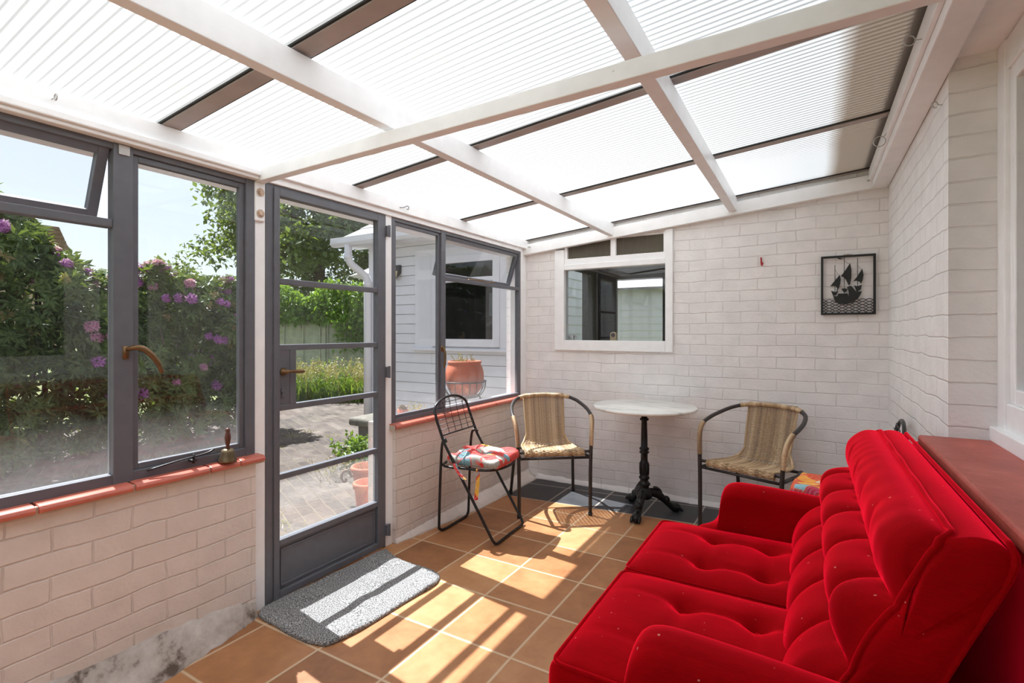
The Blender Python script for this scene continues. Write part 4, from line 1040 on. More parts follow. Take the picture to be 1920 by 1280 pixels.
b = bx(-7.4, -1.0, -4.5, 5.6, -.12, -.05); struct('trim_20', b, paving(), 'weathered brick paving outside the grey door')

def leaf_mesh(items):
    """items: (pos, axis, up, length, width) -> folded kite leaves in one mesh"""
    V, F = [], []
    for p, ax, up, l, w in items:
        sd = ax.cross(up)
        if sd.length < 1e-5: continue
        sd.normalize(); nn = sd.cross(ax); k = len(V)
        V += [p, p+ax*l*.45+sd*w*.5+nn*w*.16, p+ax*l-nn*l*.08, p+ax*l*.45-sd*w*.5+nn*w*.16]
        F += [(k, k+1, k+2), (k, k+2, k+3)]
    return V, F
def mesh_obj(name, V, F, mat, parent, mats=None, idx=None):
    p = Vector((0,0,0)); q = parent
    while q is not None: p = p+q.location; q = q.parent
    me = bpy.data.meshes.new(name); me.from_pydata([tuple(v-p) for v in V], [], F)
    for m in (mats or [mat]): me.materials.append(m)
    if idx: me.polygons.foreach_set('material_index', idx)
    o = bpy.data.objects.new(name, me); COL.objects.link(o); o.parent = parent; return o
def rv(a=1): 
    while True:
        v = Vector((R.uniform(-1, 1), R.uniform(-1, 1), R.uniform(-1, 1)))
        if .05 < v.length < 1: return v.normalized()*a
# flower head shared by the bushes
def flower_mesh(name, mat):
    V, F = [], []
    items = []
    for k in range(13):
        d = rv(); d.z = abs(d.z)*.8+.02; d.normalize(); c = d*.034
        for q in range(5):
            a = 2*PI*q/5+k; s1 = d.orthogonal().normalized(); s2 = d.cross(s1)
            ax = (s1*math.cos(a)+s2*math.sin(a)+d*R.uniform(.05, .6)).normalized(); items.append((c, ax, d, R.uniform(.034, .05), .021))
    V, F = leaf_mesh(items); me = bpy.data.meshes.new(name); me.from_pydata([tuple(v) for v in V], [], F); me.materials.append(mat); return me
FM = flower_mesh('flower_head', M_petal); FP = flower_mesh('flower_head_pink', M_petal_p)
def hedge_top(y):
    pts = [(-3, 2.75), (-1, 2.6), (.3, 2.48), (.55, 2.38), (.70, 2.18), (.90, 2.02), (1.1, 1.90), (1.35, 1.80), (1.68, 1.98), (2.0, 1.90), (2.6, 1.93), (3.0, 1.90)]
    for (a, h0), (c, h1) in zip(pts, pts[1:]):
        if a <= y <= c: return h0+(h1-h0)*(y-a)/(c-a)
    return pts[0][1] if y < -3 else 1.85
def rhodo(y0, y1, label, n, nf):
    t = thing('rhododendron_bush', label, 'bush', (-5.6, (y0+y1)/2, -.05), 0, 'rhododendrons across the paving')
    items, idx = [], []; tips = []
    for k in range(n):
        y = R.uniform(y0-.05, y1+.05); H = hedge_top(y)+R.uniform(-.10, .03)
        if R.random() < .68:
            z = H*R.random()**.8; x = -5.02+.14*math.sin(y*4.1+z*3)+.10*math.sin(y*9.7-z*7)-abs(R.gauss(0, .12)); x -= max(0, z-(H-.35))*.7
            out = Vector((1, R.uniform(-.5, .5), R.uniform(.1, .9)))
        else:
            x = R.uniform(-6.3, -5.1); z = H+.10*math.sin(x*6+y*5)-abs(R.gauss(0, .06))-max(0, (-5.35-x))*.05*0; out = Vector((R.uniform(-.3, .7), R.uniform(-.5, .5), 1))
        tips.append((Vector((x, y, z)), out.normalized()))
        p, ax = tips[-1]; s1 = ax.orthogonal().normalized(); s2 = ax.cross(s1); m = R.randint(6, 9); new = R.random() < .07 and z > .5*H
        for q in range(m):
            a = 2*PI*q/m+R.uniform(-.3, .3); d = (s1*math.cos(a)+s2*math.sin(a)+ax*R.uniform(-.15, .45)).normalized()
            l = R.uniform(.07, .125); items.append((p, d, ax, l*(.7 if new else 1), l*.36)); idx += [1 if new else 0]*2
    V, F = leaf_mesh(items); mesh_obj('foliage', V, F, None, t, [M_rhodo, M_rtwig], idx)
    b = bmesh.new()
    for k in range(int((y1-y0)*14)):
        y = R.uniform(y0+.15, y1-.15); H = hedge_top(y)*R.uniform(.6, .9); x = R.uniform(-5.9, -5.35)
        add_tube(b, smooth_path([(x, y, -.06), (x+R.uniform(-.1, .2), y+R.uniform(-.1, .1), H*.4), (x+R.uniform(-.1, .35), y+R.uniform(-.1, .1), H*.75), (x+R.uniform(-.2, .4), y+R.uniform(-.1, .1), H)], 4), [.028-.0018*i for i in range(13)], 5)
    obj('stems', b, M_bark, t, world=True)
    # a back row of leaves closes the bush
    items = []
    for k in range(int(n*1.2)):
        y = R.uniform(y0, y1); z = R.uniform(0, hedge_top(y)-.12); d = rv(); l = R.uniform(.1, .16); items.append((Vector((R.uniform(-5.75, -5.3), y, z)), d, rv(), l, l*.5))
    V, F = leaf_mesh(items); mesh_obj('inner_foliage', V, F, M_rhodo, t)
    R.shuffle(tips); good = [q for q in tips if q[0].x > -5.5 and q[0].z > .25 and q[0].z > hedge_top(q[0].y)*.28]
    hi = [q for q in tips if q[0].x > -5.6 and q[0].z > hedge_top(q[0].y)-.35]
    for k, (p, ax) in enumerate(hi[:nf*6//10]+good[:nf-nf*6//10]):
        o = bpy.data.objects.new('flower_head', FM if R.random() < .7 else FP); COL.objects.link(o); o.parent = t
        o.location = p+ax*.03-t.location; o.rotation_euler = ax.to_track_quat('Z', 'Y').to_euler(); s = R.uniform(.8, 1.35); o.scale = (s, s, s)
    return t
rhodo(-2.6, -.45, 'tallest rhododendron bush, nearest the house at the left edge of the large window', 1700, 34)
rhodo(-.45, 1.12, 'tall mauve flowering rhododendron bush seen through the left half of the large window', 1700, 66)
rhodo(1.12, 3.0, 'lower pink and mauve rhododendron bush seen through the right pane of the large window', 1800, 92)

# grassy bed at the end of the paving
gt = obj('weed_bed', bx(-9.0, -4.2, 5.0, 8.5, -.12, -.03) if False else bmesh.new(), M_grassblade)
bpy.data.objects.remove(gt)
V, F, IX = [], [], []
for k in range(4200):
    f = R.uniform(-.25, 1.25); x = -7.2+2.0*f; y = 4.35+1.25*f; dd = abs(R.gauss(0, .55)); x -= .507*dd*1.0; y += .862*dd
    tall = R.random() < .10; h = R.uniform(.22, .50)*(1+.5*min(1, dd)) if not tall else R.uniform(.6, .85)
    lean = Vector((R.uniform(-.5, .5), R.uniform(-.5, .5), 1)).normalized(); s = Vector((R.uniform(-1, 1), R.uniform(-1, 1), 0)).normalized()*R.uniform(.008, .018)
    p = Vector((x, y, -.06)); m = p+lean*h*.6; tip = p+lean*h+Vector((lean.x, lean.y, -.25))*h*.35; i = len(V)
    if tall:
        s = s*.35; V += [p-s, p+s, m+s*.8, m-s*.8, p+lean*h]; F += [(i, i+1, i+2, i+3), (i+3, i+2, i+4)]; IX += [1, 1]
        for q in range(12):
            a = p+lean*h*R.uniform(.75, 1); d = rv(.05); j = len(V); V += [a, a+d+rv(.012), a+d*1.3, a+d+rv(.012)]; F += [(j, j+1, j+2), (j, j+2, j+3)]; IX += [1, 1]
    else:
        V += [p-s, p+s, m+s*.8, m-s*.8, tip]; F += [(i, i+1, i+2, i+3), (i+3, i+2, i+4)]; IX += [0, 0]
items = []
for k in range(2600):
    f = R.uniform(-.2, 1.2); dd = R.uniform(0, 1.1); z = R.uniform(0, .38+.35*dd); items.append((Vector((-7.2+2*f-.507*dd, 4.4+1.25*f+.862*dd, z-.05)), rv(), rv(), .07, .035))
v2, f2 = leaf_mesh(items); n0 = len(V); V += v2; F += [tuple(i+n0 for i in f) for f in f2]; IX += [2]*len(f2)
g = mesh_obj('tall_grass', V, F, None, None, [M_grassblade, M_seed, M_climb], IX); tag(g, 'tall seeding grass and weeds at the end of the paving, in front of the fence', 'grass', kind='stuff')
# weeds in the paving joints
V, F = [], []
for k in range(46):
    cx_, cy_ = R.uniform(-4.6, -1.7), R.uniform(.4, 3.0)
    if cx_ > -3.3 and cy_ > 1.2: cy_ = R.uniform(.2, 1.1)
    for q in range(26):
        p = Vector((cx_+R.gauss(0, .07), cy_+R.gauss(0, .05), -.052)); i = len(V); s = rv(.005); s.z = 0; tip = p+Vector((R.uniform(-.04, .04), R.uniform(-.04, .04), R.uniform(.015, .05))); V += [p-s, p+s, tip]; F += [(i, i+1, i+2)]
g = mesh_obj('paving_weeds', V, F, M_seed, None); tag(g, 'dry little weeds in the joints of the brick paving', 'weeds', kind='stuff')

# fence with climber
e1 = Vector((.862, .507, 0)); e2 = Vector((-.507, .862, 0)); O = Vector((-8.55, 6.77, -.08))
MF = Matrix(((e1.x, e2.x, 0, O.x), (e1.y, e2.y, 0, O.y), (0, 0, 1, O.z), (0, 0, 0, 1)))
fe = thing('garden_fence', 'faded green panel fence beyond the tall grass', 'fence', O, math.atan2(.507, .862))
M_fence = simple('faded_green_timber', lin(168, 172, 152), .9, 0, .14, 9, .2)
for k in range(-3, 2):
    b = bmesh.new(); x0 = k*1.9-.02
    for r in range(12): add_hull(b, [(x0+.06, 0, r*.142+.02), (x0+1.84, 0, r*.142+.02), (x0+1.84, .012, r*.142+.02), (x0+.06, .012, r*.142+.02)], [(x0+.06, .018, r*.142+.17), (x0+1.84, .018, r*.142+.17), (x0+1.84, .024, r*.142+.17), (x0+.06, .024, r*.142+.17)])
    for q in (.08, .50, .95, 1.40, 1.80): add_box(b, x0+q-.02, x0+q+.02, -.02, .0, .0, 1.72)
    add_box(b, x0+.05, x0+1.85, -.03, .03, 1.70, 1.735)
    obj('panel', b, M_fence, fe)
    obj('post', bx(x0-.05, x0+.05, -.05, .05, 0, 1.76), M_fence, fe, bevel=.004)
cl = thing('climbing_shrub', 'leafy climber spilling over the top of the green fence', 'shrub', O+Vector((0, 0, 0)))
items = []
for k in range(5200):
    u = R.uniform(-2.2, 1.75); hump = .78+.16*math.sin(u*3.3)+.10*math.sin(u*7+1); z = 1.60+hump*R.random()**.7; lo = R.random() < .24
    if lo: u = R.uniform(.35, 1.15) if R.random() < .6 else R.uniform(-2, 1.6); z = 1.64-abs(R.gauss(0, .30 if .3 < u < 1.2 else .06))
    p = O+e1*u+e2*(R.gauss(-.12, .16))+Vector((0, 0, z)); d = Vector((R.uniform(-.6, .6), R.uniform(-.6, .6), R.uniform(-1, .3))).normalized(); l = R.uniform(.09, .16); items.append((p, d, rv(), l, l*.5))
for k in range(1500):
    u = R.uniform(-2.2, 1.75); l = R.uniform(.09, .15); p = O+e1*u+e2*R.uniform(-.22, -.06)+Vector((0, 0, R.uniform(1.62, 1.95))); items.append((p, Vector((R.uniform(-.6, .6), R.uniform(-.6, .6), R.uniform(-1, .1))).normalized(), rv(), l, l*.5))
V, F = leaf_mesh(items); mesh_obj('foliage', V, F, M_climb, cl)
b = bmesh.new()
for k in range(9):
    u = -1.9+k*.43; P = smooth_path([tuple(O+e1*u+e2*.06), tuple(O+e1*(u+.1)+e2*.05+Vector((0, 0, .9))), tuple(O+e1*(u+.05)+e2*-.05+Vector((0, 0, 1.75))), tuple(O+e1*(u+.25)+e2*-.1+Vector((0, 0, 2.2)))], 4); add_tube(b, P, .014, 5)
obj('stems', b, M_bark, cl, world=True)
# oak
tr = thing('oak_tree', 'large spreading oak tree behind the fence', 'tree', (-15.3, 12.07, -.1))
b = bmesh.new(); add_tube(b, smooth_path([(-15.3, 12.07, -.1), (-15.2, 12.0, 1.5), (-15.4, 12.1, 3.2), (-15.2, 12, 5.5), (-15.3, 12, 7)], 4), [.38-.018*i for i in range(17)], 9)
br = []
for k in range(9):
    a = R.uniform(0, 2*PI); z = R.uniform(2.8, 5.5); r = R.uniform(1.8, 3.6); e = Vector((-15.3+r*math.cos(a), 12.07+r*math.sin(a), z+R.uniform(.4, 2))); br.append(e)
    add_tube(b, smooth_path([(-15.3, 12.05, z), tuple((Vector((-15.3, 12.05, z))+e)/2+rv(.25)), tuple(e)], 4), [.08, .07, .06, .055, .05, .04, .035, .03, .02], 6)
obj('trunk', b, M_bark, tr, world=True)
items = []; cl_ = []
for k in range(130):
    a = R.uniform(0, 2*PI); r = 3.9*math.sqrt(R.random()); z = R.uniform(0, 1); rr = r*(1-.5*max(0, z-.55)/.45); cl_.append((Vector((-15.3+rr*math.cos(a), 12.07+rr*math.sin(a), 2.5+6.0*z)), R.uniform(.5, 1.0)))
for k in range(26000):
    c, s = cl_[R.randrange(130)]; d = rv(); p = c+Vector((d.x, d.y, d.z*.65))*s*R.random()**.4; l = R.uniform(.15, .28); items.append((p, rv(), Vector((0, 0, 1))+rv(.6), l, l*.62))
V, F = leaf_mesh(items); mesh_obj('foliage', V, F, M_oak, tr)
# low trees closing the view beside the oak
for nm, c, r, hh, n, lab in (('garden_tree', (-20.5, 9.3), 1.2, 4.4, 1500, 'thin young tree at the right of the large window above the rhododendrons'), ('garden_tree', (-8.5, 18.5), 2.6, 4.5, 3500, 'bushy tree behind the white outbuilding, right of the oak')):
    t2 = thing(nm, lab, 'tree', (c[0], c[1], -.1)); b = bmesh.new(); add_tube(b, [(c[0], c[1], -.1), (c[0]+.1, c[1], hh*.5), (c[0], c[1]+.1, hh*.9)], [.14, .1, .05], 7); obj('trunk', b, M_bark, t2, world=True)
    items = []
    for k in range(n):
        d = rv(R.random()**.35); l = R.uniform(.12, .22); items.append((Vector((c[0]+d.x*r, c[1]+d.y*r, hh*.62+d.z*hh*.36)), rv(), rv(), l, l*.6))
    V, F = leaf_mesh(items); mesh_obj('foliage', V, F, M_oak, t2)
# far house behind the rhododendrons
fx, fy = -1.2, -.6
fh = thing('far_house', 'distant house with a brown tiled roof above the rhododendrons', 'house', (-31+fx, 8.6+fy, -.1))
b = bx(-34+fx, -28.6+fx, 6.2+fy, 9.6+fy, -.1, 3.9); obj('wall', b, simple('far_render', lin(190, 170, 150), .9), fh, world=True)
b = bmesh.new(); add_hull(b, [(-34.3+fx, 6.0+fy, 3.6), (-34.3+fx, 10.2+fy, 3.6), (-34.3+fx, 9.2+fy, 6.2), (-34.3+fx, 7.4+fy, 6.2)], [(-28.3+fx, 6.0+fy, 3.6), (-28.3+fx, 10.2+fy, 3.6), (-28.3+fx, 9.2+fy, 6.2), (-28.3+fx, 7.4+fy, 6.2)])
for k in range(14): z = 3.65+k*.185; add_box(b, -28.33+fx, -28.24+fx, 6.0+fy+k*.1, 10.2+fy-k*.075, z, z+.05)
obj('roof', b, simple('brown_roof_tile', lin(150, 124, 106), .9, 0, .2, 4), fh, world=True)

# white clapboard outbuilding
M_clap = simple('white_clapboard', lin(232, 232, 236), .6, 0, .03, 6)
M_slate = simple('pale_slate', lin(158, 155, 154), .8, 0, .14, 7)
sd = thing('outbuilding', 'white clapboard outbuilding outside the second garden window', 'building', (-2.4, 3.3, -.05))
SX0, SX1, SY = -3.46, -1.28, 3.3
b = bmesh.new()
for k in range(21):
    z0 = -.05+k*.1155; pr = [(SY+.012, z0+.007), (SY-.018, z0+.007), (SY-.010, z0+.1155), (SY+.012, z0+.1155)]
    for xa, xb_ in (((SX0, -2.36), (-1.60, SX1)) if 1.12 < z0+.1 < 2.09 else ((SX0, SX1),)): add_prism(b, [(y, z) for y, z in pr], xa, xb_, 'x')
    pr2 = [(SX1-.02, z0), (SX1+.014, z0), (SX1+.003, z0+.118), (SX1-.02, z0+.118)]; add_prism(b, pr2, SY, SY+2.6, 'y')
    pr3 = [(SX0+.02, z0), (SX0-.014, z0), (SX0-.003, z0+.118), (SX0+.02, z0+.118)]; add_prism(b, pr3, SY, SY+2.6, 'y')
add_box(b, SX0-.02, SX0+.07, SY-.022, SY+.05, -.05, 2.36); add_box(b, SX0, -2.37, SY+.012, SY+.04, -.05, 2.36); add_box(b, -1.59, SX1, SY+.012, SY+.04, -.05, 2.36); add_box(b, -2.37, -1.59, SY+.012, SY+.04, -.05, 1.09)
obj('cladding', b, M_clap, sd, world=True)
obj('soffit', bx(SX0-.25, SX1+.1, SY-.20, SY+.02, 2.30, 2.36), M_clap, sd, world=True)
b = bmesh.new()
for r in range(8):
    y0 = SY-.24+r*.30; z0 = 2.40+r*.165
    for c in range(7):
        x0 = SX0-.26+c*.36-(.18 if r % 2 else 0); xa, xb_ = max(SX0-.26, x0), min(SX1+.15, x0+.352)
        if xb_ > xa: add_hull(b, [(xa, y0, z0+.004), (xb_, y0, z0+.004), (xb_, y0+.33, z0+.175), (xa, y0+.33, z0+.175)], [(xa, y0, z0+.018), (xb_, y0, z0+.018), (xb_, y0+.33, z0+.189), (xa, y0+.33, z0+.189)])
obj('roof', b, M_slate, sd, world=True)
b = bmesh.new(); pr = [(SY-.335, 2.40), (SY-.335, 2.33), (SY-.31, 2.295), (SY-.25, 2.295), (SY-.225, 2.33), (SY-.225, 2.40)]; add_prism(b, pr, SX0-.36, SX1+.1, 'x'); gu = obj('gutter', b, M_clap, sd, smooth=False, world=True)
b = bmesh.new(); add_tube(b, round_path([(SX0-.10, SY-.28, 2.31), (SX0-.10, SY-.28, 2.10), (SX0+.01, SY-.07, 1.92), (SX0+.01, SY-.07, -.05)], .08, 5), .045, 14); 
for z in (2.16, 1.84): add_tube(b, [((SX0-.10 if z > 2 else SX0+.01), (SY-.28 if z > 2 else SY-.07), z-.03), ((SX0-.10 if z > 2 else SX0+.01), (SY-.28 if z > 2 else SY-.07), z+.03)], .051, 14)
obj('downpipe', b, M_clap, sd, smooth=True, world=True)
b = bmesh.new(); YW = SY-.014
for a in ((-2.72, -1.38, 1.025, 1.065), (-2.70, -2.44, 1.065, 2.20), (-1.52, -1.40, 1.065, 2.20), (-2.44, -1.52, 2.10, 2.20)): add_box(b, a[0], a[1], YW-.03, YW+.01, a[2], a[3])
add_box(b, -2.74, -1.36, YW-.07, YW, 1.03, 1.055)
wf = obj('window_frame', b, M_clap, sd, bevel=.004, world=True)
b = bmesh.new(); frame_bars(b, -2.44, -1.52, 1.08, 2.10, .085, 0, 1); 
for v in b.verts: v.co = Vector((v.co.y, YW-.045 if v.co.x < .5 else YW, v.co.z))
add_box(b, -2.36, -1.60, YW-.045, YW, 1.80, 1.845)
obj('sash', b, M_clap, wf, bevel=.004, world=True)
obj('window_glass', bx(-2.36, -1.60, YW-.02, YW-.015, 1.16, 2.02), M_glass_plain, wf, world=True)
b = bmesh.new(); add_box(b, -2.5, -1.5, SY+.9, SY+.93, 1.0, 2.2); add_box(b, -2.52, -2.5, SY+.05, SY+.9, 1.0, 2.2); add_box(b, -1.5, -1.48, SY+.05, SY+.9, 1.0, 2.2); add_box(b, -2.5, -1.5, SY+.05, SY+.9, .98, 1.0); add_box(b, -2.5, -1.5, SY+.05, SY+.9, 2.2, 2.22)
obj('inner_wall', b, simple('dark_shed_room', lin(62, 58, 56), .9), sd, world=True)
sl = thing('wall_light', 'black and amber wall lamp on the white outbuilding', 'lamp', (-3.0, SY-.016, 1.93))
b = bmesh.new(); add_hull(b, [(-.065, 0, .02), (.065, 0, .02), (.065, 0, .12), (-.065, 0, .12)], [(-.065, -.075, -.045), (.065, -.075, -.045), (.065, -.03, .12), (-.065, -.03, .12)]); obj('housing', b, M_black, sl, bevel=.003)
b = bmesh.new(); add_hull(b, [(-.05, -.079, -.035), (.05, -.079, -.035), (.05, -.060, .045), (-.05, -.060, .045)], [(-.05, -.072, -.035), (.05, -.072, -.035), (.05, -.053, .045), (-.05, -.053, .045)]); obj('lens', b, simple('amber_lens', lin(214, 196, 140), .3), sl)
ht = thing('framed_board', 'dim framed board standing inside the outbuilding window', 'board', (-1.95, SY+.6, 1.0))
b = bmesh.new(); frame_bars(b, -2.10, -1.84, 1.42, 1.74, .018, SY+.60, SY+.62)
for v in b.verts: v.co = Vector((v.co.y, v.co.x, v.co.z))
obj('frame', b, M_black, ht, world=True); obj('panel', bx(-2.09, -1.85, SY+.61, SY+.615, 1.43, 1.73), simple('pale_board', lin(150, 160, 165), .4), ht, world=True); obj('easel', bx(-1.98, -1.96, SY+.60, SY+.64, .998, 1.44), M_wood_dark, ht, world=True)
# parasol beyond the outbuilding
pa = thing('parasol', 'pale garden parasol peeking out past the corner of the outbuilding', 'parasol', (-4.5, 4.75, -.08))
b = bmesh.new(); add_lathe(b, [(.66, 2.20), (.60, 2.225), (.30, 2.36), (0, 2.47), (0, 2.46), (.30, 2.348), (.60, 2.21)], 8); obj('canopy', b, simple('pale_canvas', lin(216, 218, 220), .8), pa)
b = bmesh.new(); add_tube(b, [(0, 0, 0), (0, 0, 2.5)], .02, 8); obj('pole', b, M_zinc, pa)
for k in range(8):
    a = 2*PI*k/8; b = bmesh.new(); add_tube(b, [(.03*math.cos(a), .03*math.sin(a), 1.85), (.42*math.cos(a), .42*math.sin(a), 2.27)], .006, 5); obj('rib', b, M_iron, pa)
# terracotta pot in a wire stand outside the second window
st = thing('plant_stand', 'black wire basket stand holding a round terracotta pot outside the window', 'stand', (-1.16, 2.12, -.05))
b = bmesh.new(); 
for z, r in ((.885, .178), (.765, .125)): add_tube(b, [(r*math.cos(2*PI*k/40), r*math.sin(2*PI*k/40), z) for k in range(40)], .006 if z > .8 else .005, 6, closed=True)
for k in range(18):
    a = 2*PI*k/18; add_tube(b, smooth_path([(.178*math.cos(a), .178*math.sin(a), .885), (.168*math.cos(a), .168*math.sin(a), .82), (.125*math.cos(a), .125*math.sin(a), .765), (.05*math.cos(a), .05*math.sin(a), .745)], 3), .0035, 5)
obj('basket', b, M_iron, st, smooth=True)
for k in range(4):
    a = 2*PI*k/4+.5; c, s = math.cos(a), math.sin(a); b = bmesh.new()
    add_tube(b, smooth_path([(.12*c, .12*s, .765), (.155*c, .155*s, .72), (.185*c, .185*s, .70), (.205*c, .205*s, .72), (.19*c, .19*s, .745), (.175*c, .175*s, .73)], 5), .0055, 6)
    add_tube(b, smooth_path([(.13*c, .13*s, .75), (.10*c, .10*s, .55), (.11*c, .11*s, .25), (.17*c, .17*s, 0.004)], 5), .006, 6); obj('leg', b, M_iron, st, smooth=True)
pt_ = thing('plant_pot', 'round ribbed terracotta pot in the wire stand outside the window', 'pot', (-1.16, 2.12, .722))
b = bmesh.new(); prf = [(0, 0), (.095, 0), (.135, .05), (.160, .12), (.160, .18), (.146, .235), (.132, .258), (.140, .264), (.140, .282), (.126, .284), (.122, .262), (.14, .20), (.148, .14), (.12, .06), (0, .04)]; seg = 72; rings = []
for j, (r, z) in enumerate(prf):
    rings.append([b.verts.new((r*(1+(.03*abs(math.sin(9*PI*k/seg))**.5-.02 if 1 < j < 6 else 0))*math.cos(2*PI*k/seg), r*(1+(.03*abs(math.sin(9*PI*k/seg))**.5-.02 if 1 < j < 6 else 0))*math.sin(2*PI*k/seg), z)) for k in range(seg)] if r > 0 else [b.verts.new((0, 0, z))])
for A, Bq in zip(rings, rings[1:]):
    for k in range(seg):
        q = list(dict.fromkeys([A[k % len(A)], A[(k+1) % len(A) if len(A) > 1 else 0], Bq[(k+1) % len(Bq) if len(Bq) > 1 else 0], Bq[k % len(Bq)]]))
        if len(q) > 2: b.faces.new(q)
obj('body', b, M_terra, pt_, smooth=True)
b = bmesh.new(); add_lathe(b, [(0, .235), (.125, .235), (.125, .245), (0, .25)], 24); obj('soil', b, M_earth, pt_)
def sprig(parent, n, r, h, mat, zc, leaves=5, ll=.03):
    items = []; b = bmesh.new()
    for k in range(n):
        a = R.uniform(0, 2*PI); q = r*math.sqrt(R.random()); p = Vector((q*math.cos(a), q*math.sin(a), zc)); tip = p+Vector((R.uniform(-.4, .4)*h, R.uniform(-.4, .4)*h, h*R.uniform(.5, 1))); add_tube(b, smooth_path([p, (p+tip)/2+rv(.1*h), tip], 3), .0016, 4)
        for j in range(leaves): items.append((p.lerp(tip, R.uniform(.3, 1)), rv(), rv(), ll*R.uniform(.6, 1.2), ll*.5))
    V, F = leaf_mesh(items); o = bpy.data.objects.new('stems', None); bpy.data.objects.remove(o)
    me = bpy.data.meshes.new('foliage'); me.from_pydata([tuple(v) for v in V], [], F); me.materials.append(mat); fo = bpy.data.objects.new('foliage', me); COL.objects.link(fo); fo.parent = parent
    obj('stems', b, M_bark if mat is not M_seed else M_seed, parent)
sprig(pt_, 26, .11, .10, M_seed, .245, 4, .018)
for (x, y, z, n) in ((-1.02, 1.135, .702, 0),):
    su = thing('succulent', 'small dusky rosette succulent on the outer ledge of the second window', 'plant', (-.945, 1.14, .703)); items = []
    for k in range(34):
        a = k*2.4; el = .15+k*.04; d = Vector((math.cos(a)*math.cos(el), math.sin(a)*math.cos(el), math.sin(el))); items.append((Vector((0, 0, .045)), d, Vector((0, 0, 1)), .05-.0007*k, .024))
    V, F = leaf_mesh(items); mesh_obj('rosette', [v+su.location for v in V], F, leaf_mat('dusky_succulent', lin(96, 60, 62), lin(150, 110, 104), .1), su)
    b = bmesh.new(); add_lathe(b, [(0, 0), (.028, 0), (.036, .045), (.030, .045), (0, .035)], 16); obj('pot', b, M_terra, su, smooth=True)
    dr = thing('dried_plant', 'dry stalks on the outer ledge below the second window', 'plant', (-.95, 1.27, .70)); sprig(dr, 16, .05, .08, M_seed, 0, 3, .02)
# pots, trough and plants by the door
def big_pot(label, loc, r, h, flare=1.0):
    t = thing('terracotta_pot', label, 'pot', loc)
    b = bmesh.new(); add_lathe(b, [(0, 0), (r*.68, 0), (r*.74, h*.3), (r*.86, h*.75), (r*.90, h*.86), (r*1.0, h*.88), (r*1.02, h*.97), (r*.98, h), (r*.84, h), (r*.80, h*.8), (0, h*.75)], 40); obj('body', b, M_terra, t, smooth=True)
    b = bmesh.new(); add_lathe(b, [(0, h*.78), (r*.80, h*.80), (r*.8, h*.82), (0, h*.84)], 24); obj('soil', b, M_earth, t); return t
big_pot('plain terracotta pot just outside the door, nearest the hinge side', (-1.21, 1.10, -.05), .10, .30)
q = big_pot('terracotta pot with scrolled iron handles, behind the plain pot outside the door', (-1.55, 1.42, -.05), .125, .29)
for s in (-1, 1):
    b = bmesh.new(); add_tube(b, smooth_path([(s*.12, 0, .20), (s*.15, 0, .245), (s*.18, 0, .245), (s*.20, 0, .215), (s*.195, 0, .175), (s*.175, 0, .165), (s*.165, 0, .18), (s*.175, 0, .19)], 5), .010, 8); bmesh.ops.transform(b, matrix=Matrix.Rotation(.5, 4, 'Z'), verts=b.verts[:]); obj('handle', b, simple('rusty_iron', lin(120, 92, 78), .7), q, smooth=True)
sprig(q, 14, .08, .16, M_seed, .22, 2, .015)
bn = thing('stone_bench', 'low weathered stone bench outside against the white outbuilding', 'bench', (-2.62, 2.74, -.05))
b = bmesh.new(); add_rbox(b, -.42, .55, -.19, .19, .27, .36, .03, 3, 3, 1); obj('slab', b, M_concrete, bn, smooth=True)
for x in (-.25, .35): b = bmesh.new(); add_rbox(b, x-.07, x+.07, -.14, .14, 0, .272, .02, 2, 2, 2); obj('support', b, M_concrete, bn, smooth=True)
pl = thing('leafy_plant', 'bright green leafy plant in front of the stone bench', 'plant', (-2.42, 2.18, -.05))
sprig(pl, 60, .18, .30, M_climb, 0, 16, .055)
l2 = thing('lavender_plant', 'spindly grey lavender stems in front of the leafy green plant', 'plant', (-2.22, 1.72, -.05)); sprig(l2, 24, .16, .26, M_seed, 0, 3, .03)
# white garage seen through the utility room
ga = thing('garage', 'white clapboard garage with a tiled roof seen through the far window', 'building', (0, 7.6, -.05))
b = bmesh.new()
for k in range(17): add_prism(b, [(7.62, -.05+k*.12), (7.586, -.05+k*.12), (7.597, .075+k*.12), (7.62, .075+k*.12)], -2.4, 3.5, 'x')
add_box(b, -2.4, 3.5, 7.62, 9.5, -.05, 2.0)
obj('wall', b, M_clap, ga, world=True)
b = bmesh.new()
for r in range(7): add_hull(b, [(-4.2, 7.40+r*.28, 1.98+r*.19), (3.7, 7.40+r*.28, 1.98+r*.19), (3.7, 7.72+r*.28, 2.18+r*.19), (-4.2, 7.72+r*.28, 2.18+r*.19)], [(-4.2, 7.40+r*.28, 2.02+r*.19), (3.7, 7.40+r*.28, 2.02+r*.19), (3.7, 7.72+r*.28, 2.20+r*.19), (-4.2, 7.72+r*.28, 2.20+r*.19)])
obj('roof', b, M_slate, ga, world=True)

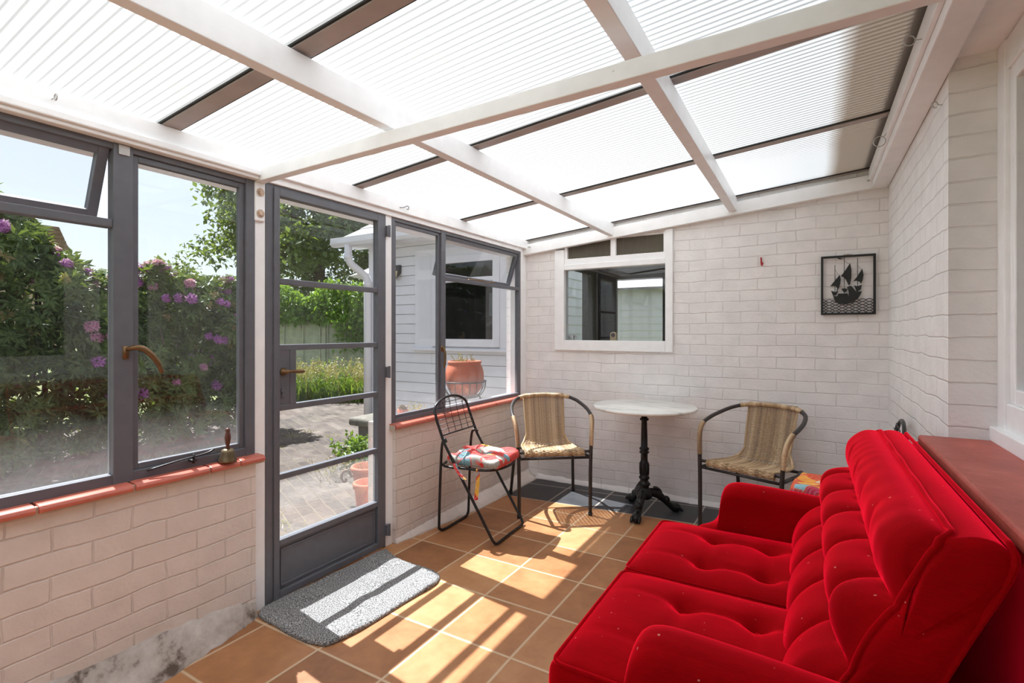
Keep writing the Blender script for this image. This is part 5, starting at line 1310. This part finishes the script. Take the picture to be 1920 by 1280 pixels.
# ------------------------------------------------------------------ light
W = bpy.data.worlds.new('world'); S.world = W; W.use_nodes = True; nt = W.node_tree; nt.nodes.clear()
wo = nt.nodes.new('ShaderNodeOutputWorld'); bg = nt.nodes.new('ShaderNodeBackground'); sky = nt.nodes.new('ShaderNodeTexSky')
sky.sky_type = 'NISHITA'; sky.sun_disc = False; sky.sun_elevation = math.radians(56); sky.sun_rotation = math.atan2(-.665, .09); sky.air_density = 1.0; sky.dust_density = 1.6; sky.ozone_density = 1.0
mx = nt.nodes.new('ShaderNodeMix'); mx.data_type = 'RGBA'; mx.blend_type = 'ADD'; mx.inputs[0].default_value = 1   # clear sky behind a bright thin haze
ml = nt.nodes.new('ShaderNodeVectorMath'); ml.operation = 'SCALE'; ml.inputs[3].default_value = .010; nt.links.new(sky.outputs[0], ml.inputs[0]); nt.links.new(ml.outputs[0], mx.inputs[6])
mx.inputs[7].default_value = (.066, .0675, .0705, 1); nt.links.new(mx.outputs[2], bg.inputs[0]); bg.inputs[1].default_value = SKY
nt.links.new(bg.outputs[0], wo.inputs[0])
sun = bpy.data.lights.new('sun', 'SUN'); so = bpy.data.objects.new('sun', sun); COL.objects.link(so)
sun.energy = SUN; sun.angle = math.radians(.55); sun.color = (.99, .985, 1.0)
so.location = (-6, 1, 9); so.rotation_euler = Vector((.665, -.09, -1)).to_track_quat('-Z', 'Y').to_euler()
# ------------------------------------------------------------------ camera
cam = bpy.data.cameras.new('camera'); co_ = bpy.data.objects.new('camera', cam); COL.objects.link(co_)
co_.location = (1.330, -1.3371, 1.25); co_.rotation_euler = (PI/2, -.0005, .5313)
cam.sensor_width = 36; cam.lens = 953.53/1920*36; cam.shift_y = -18.865/1920; cam.clip_start = .02; cam.clip_end = 300
S.camera = co_
vs = S.view_settings; vs.view_transform = 'Standard'; vs.look = 'None'; vs.gamma = 1; vs.use_curve_mapping = False; vs.exposure = EXPO
S.cycles.max_bounces = 14; S.cycles.diffuse_bounces = 6; S.cycles.transparent_max_bounces = 24; S.cycles.transmission_bounces = 8
S.cycles.use_denoising = True; S.cycles.sample_clamp_indirect = 6.0
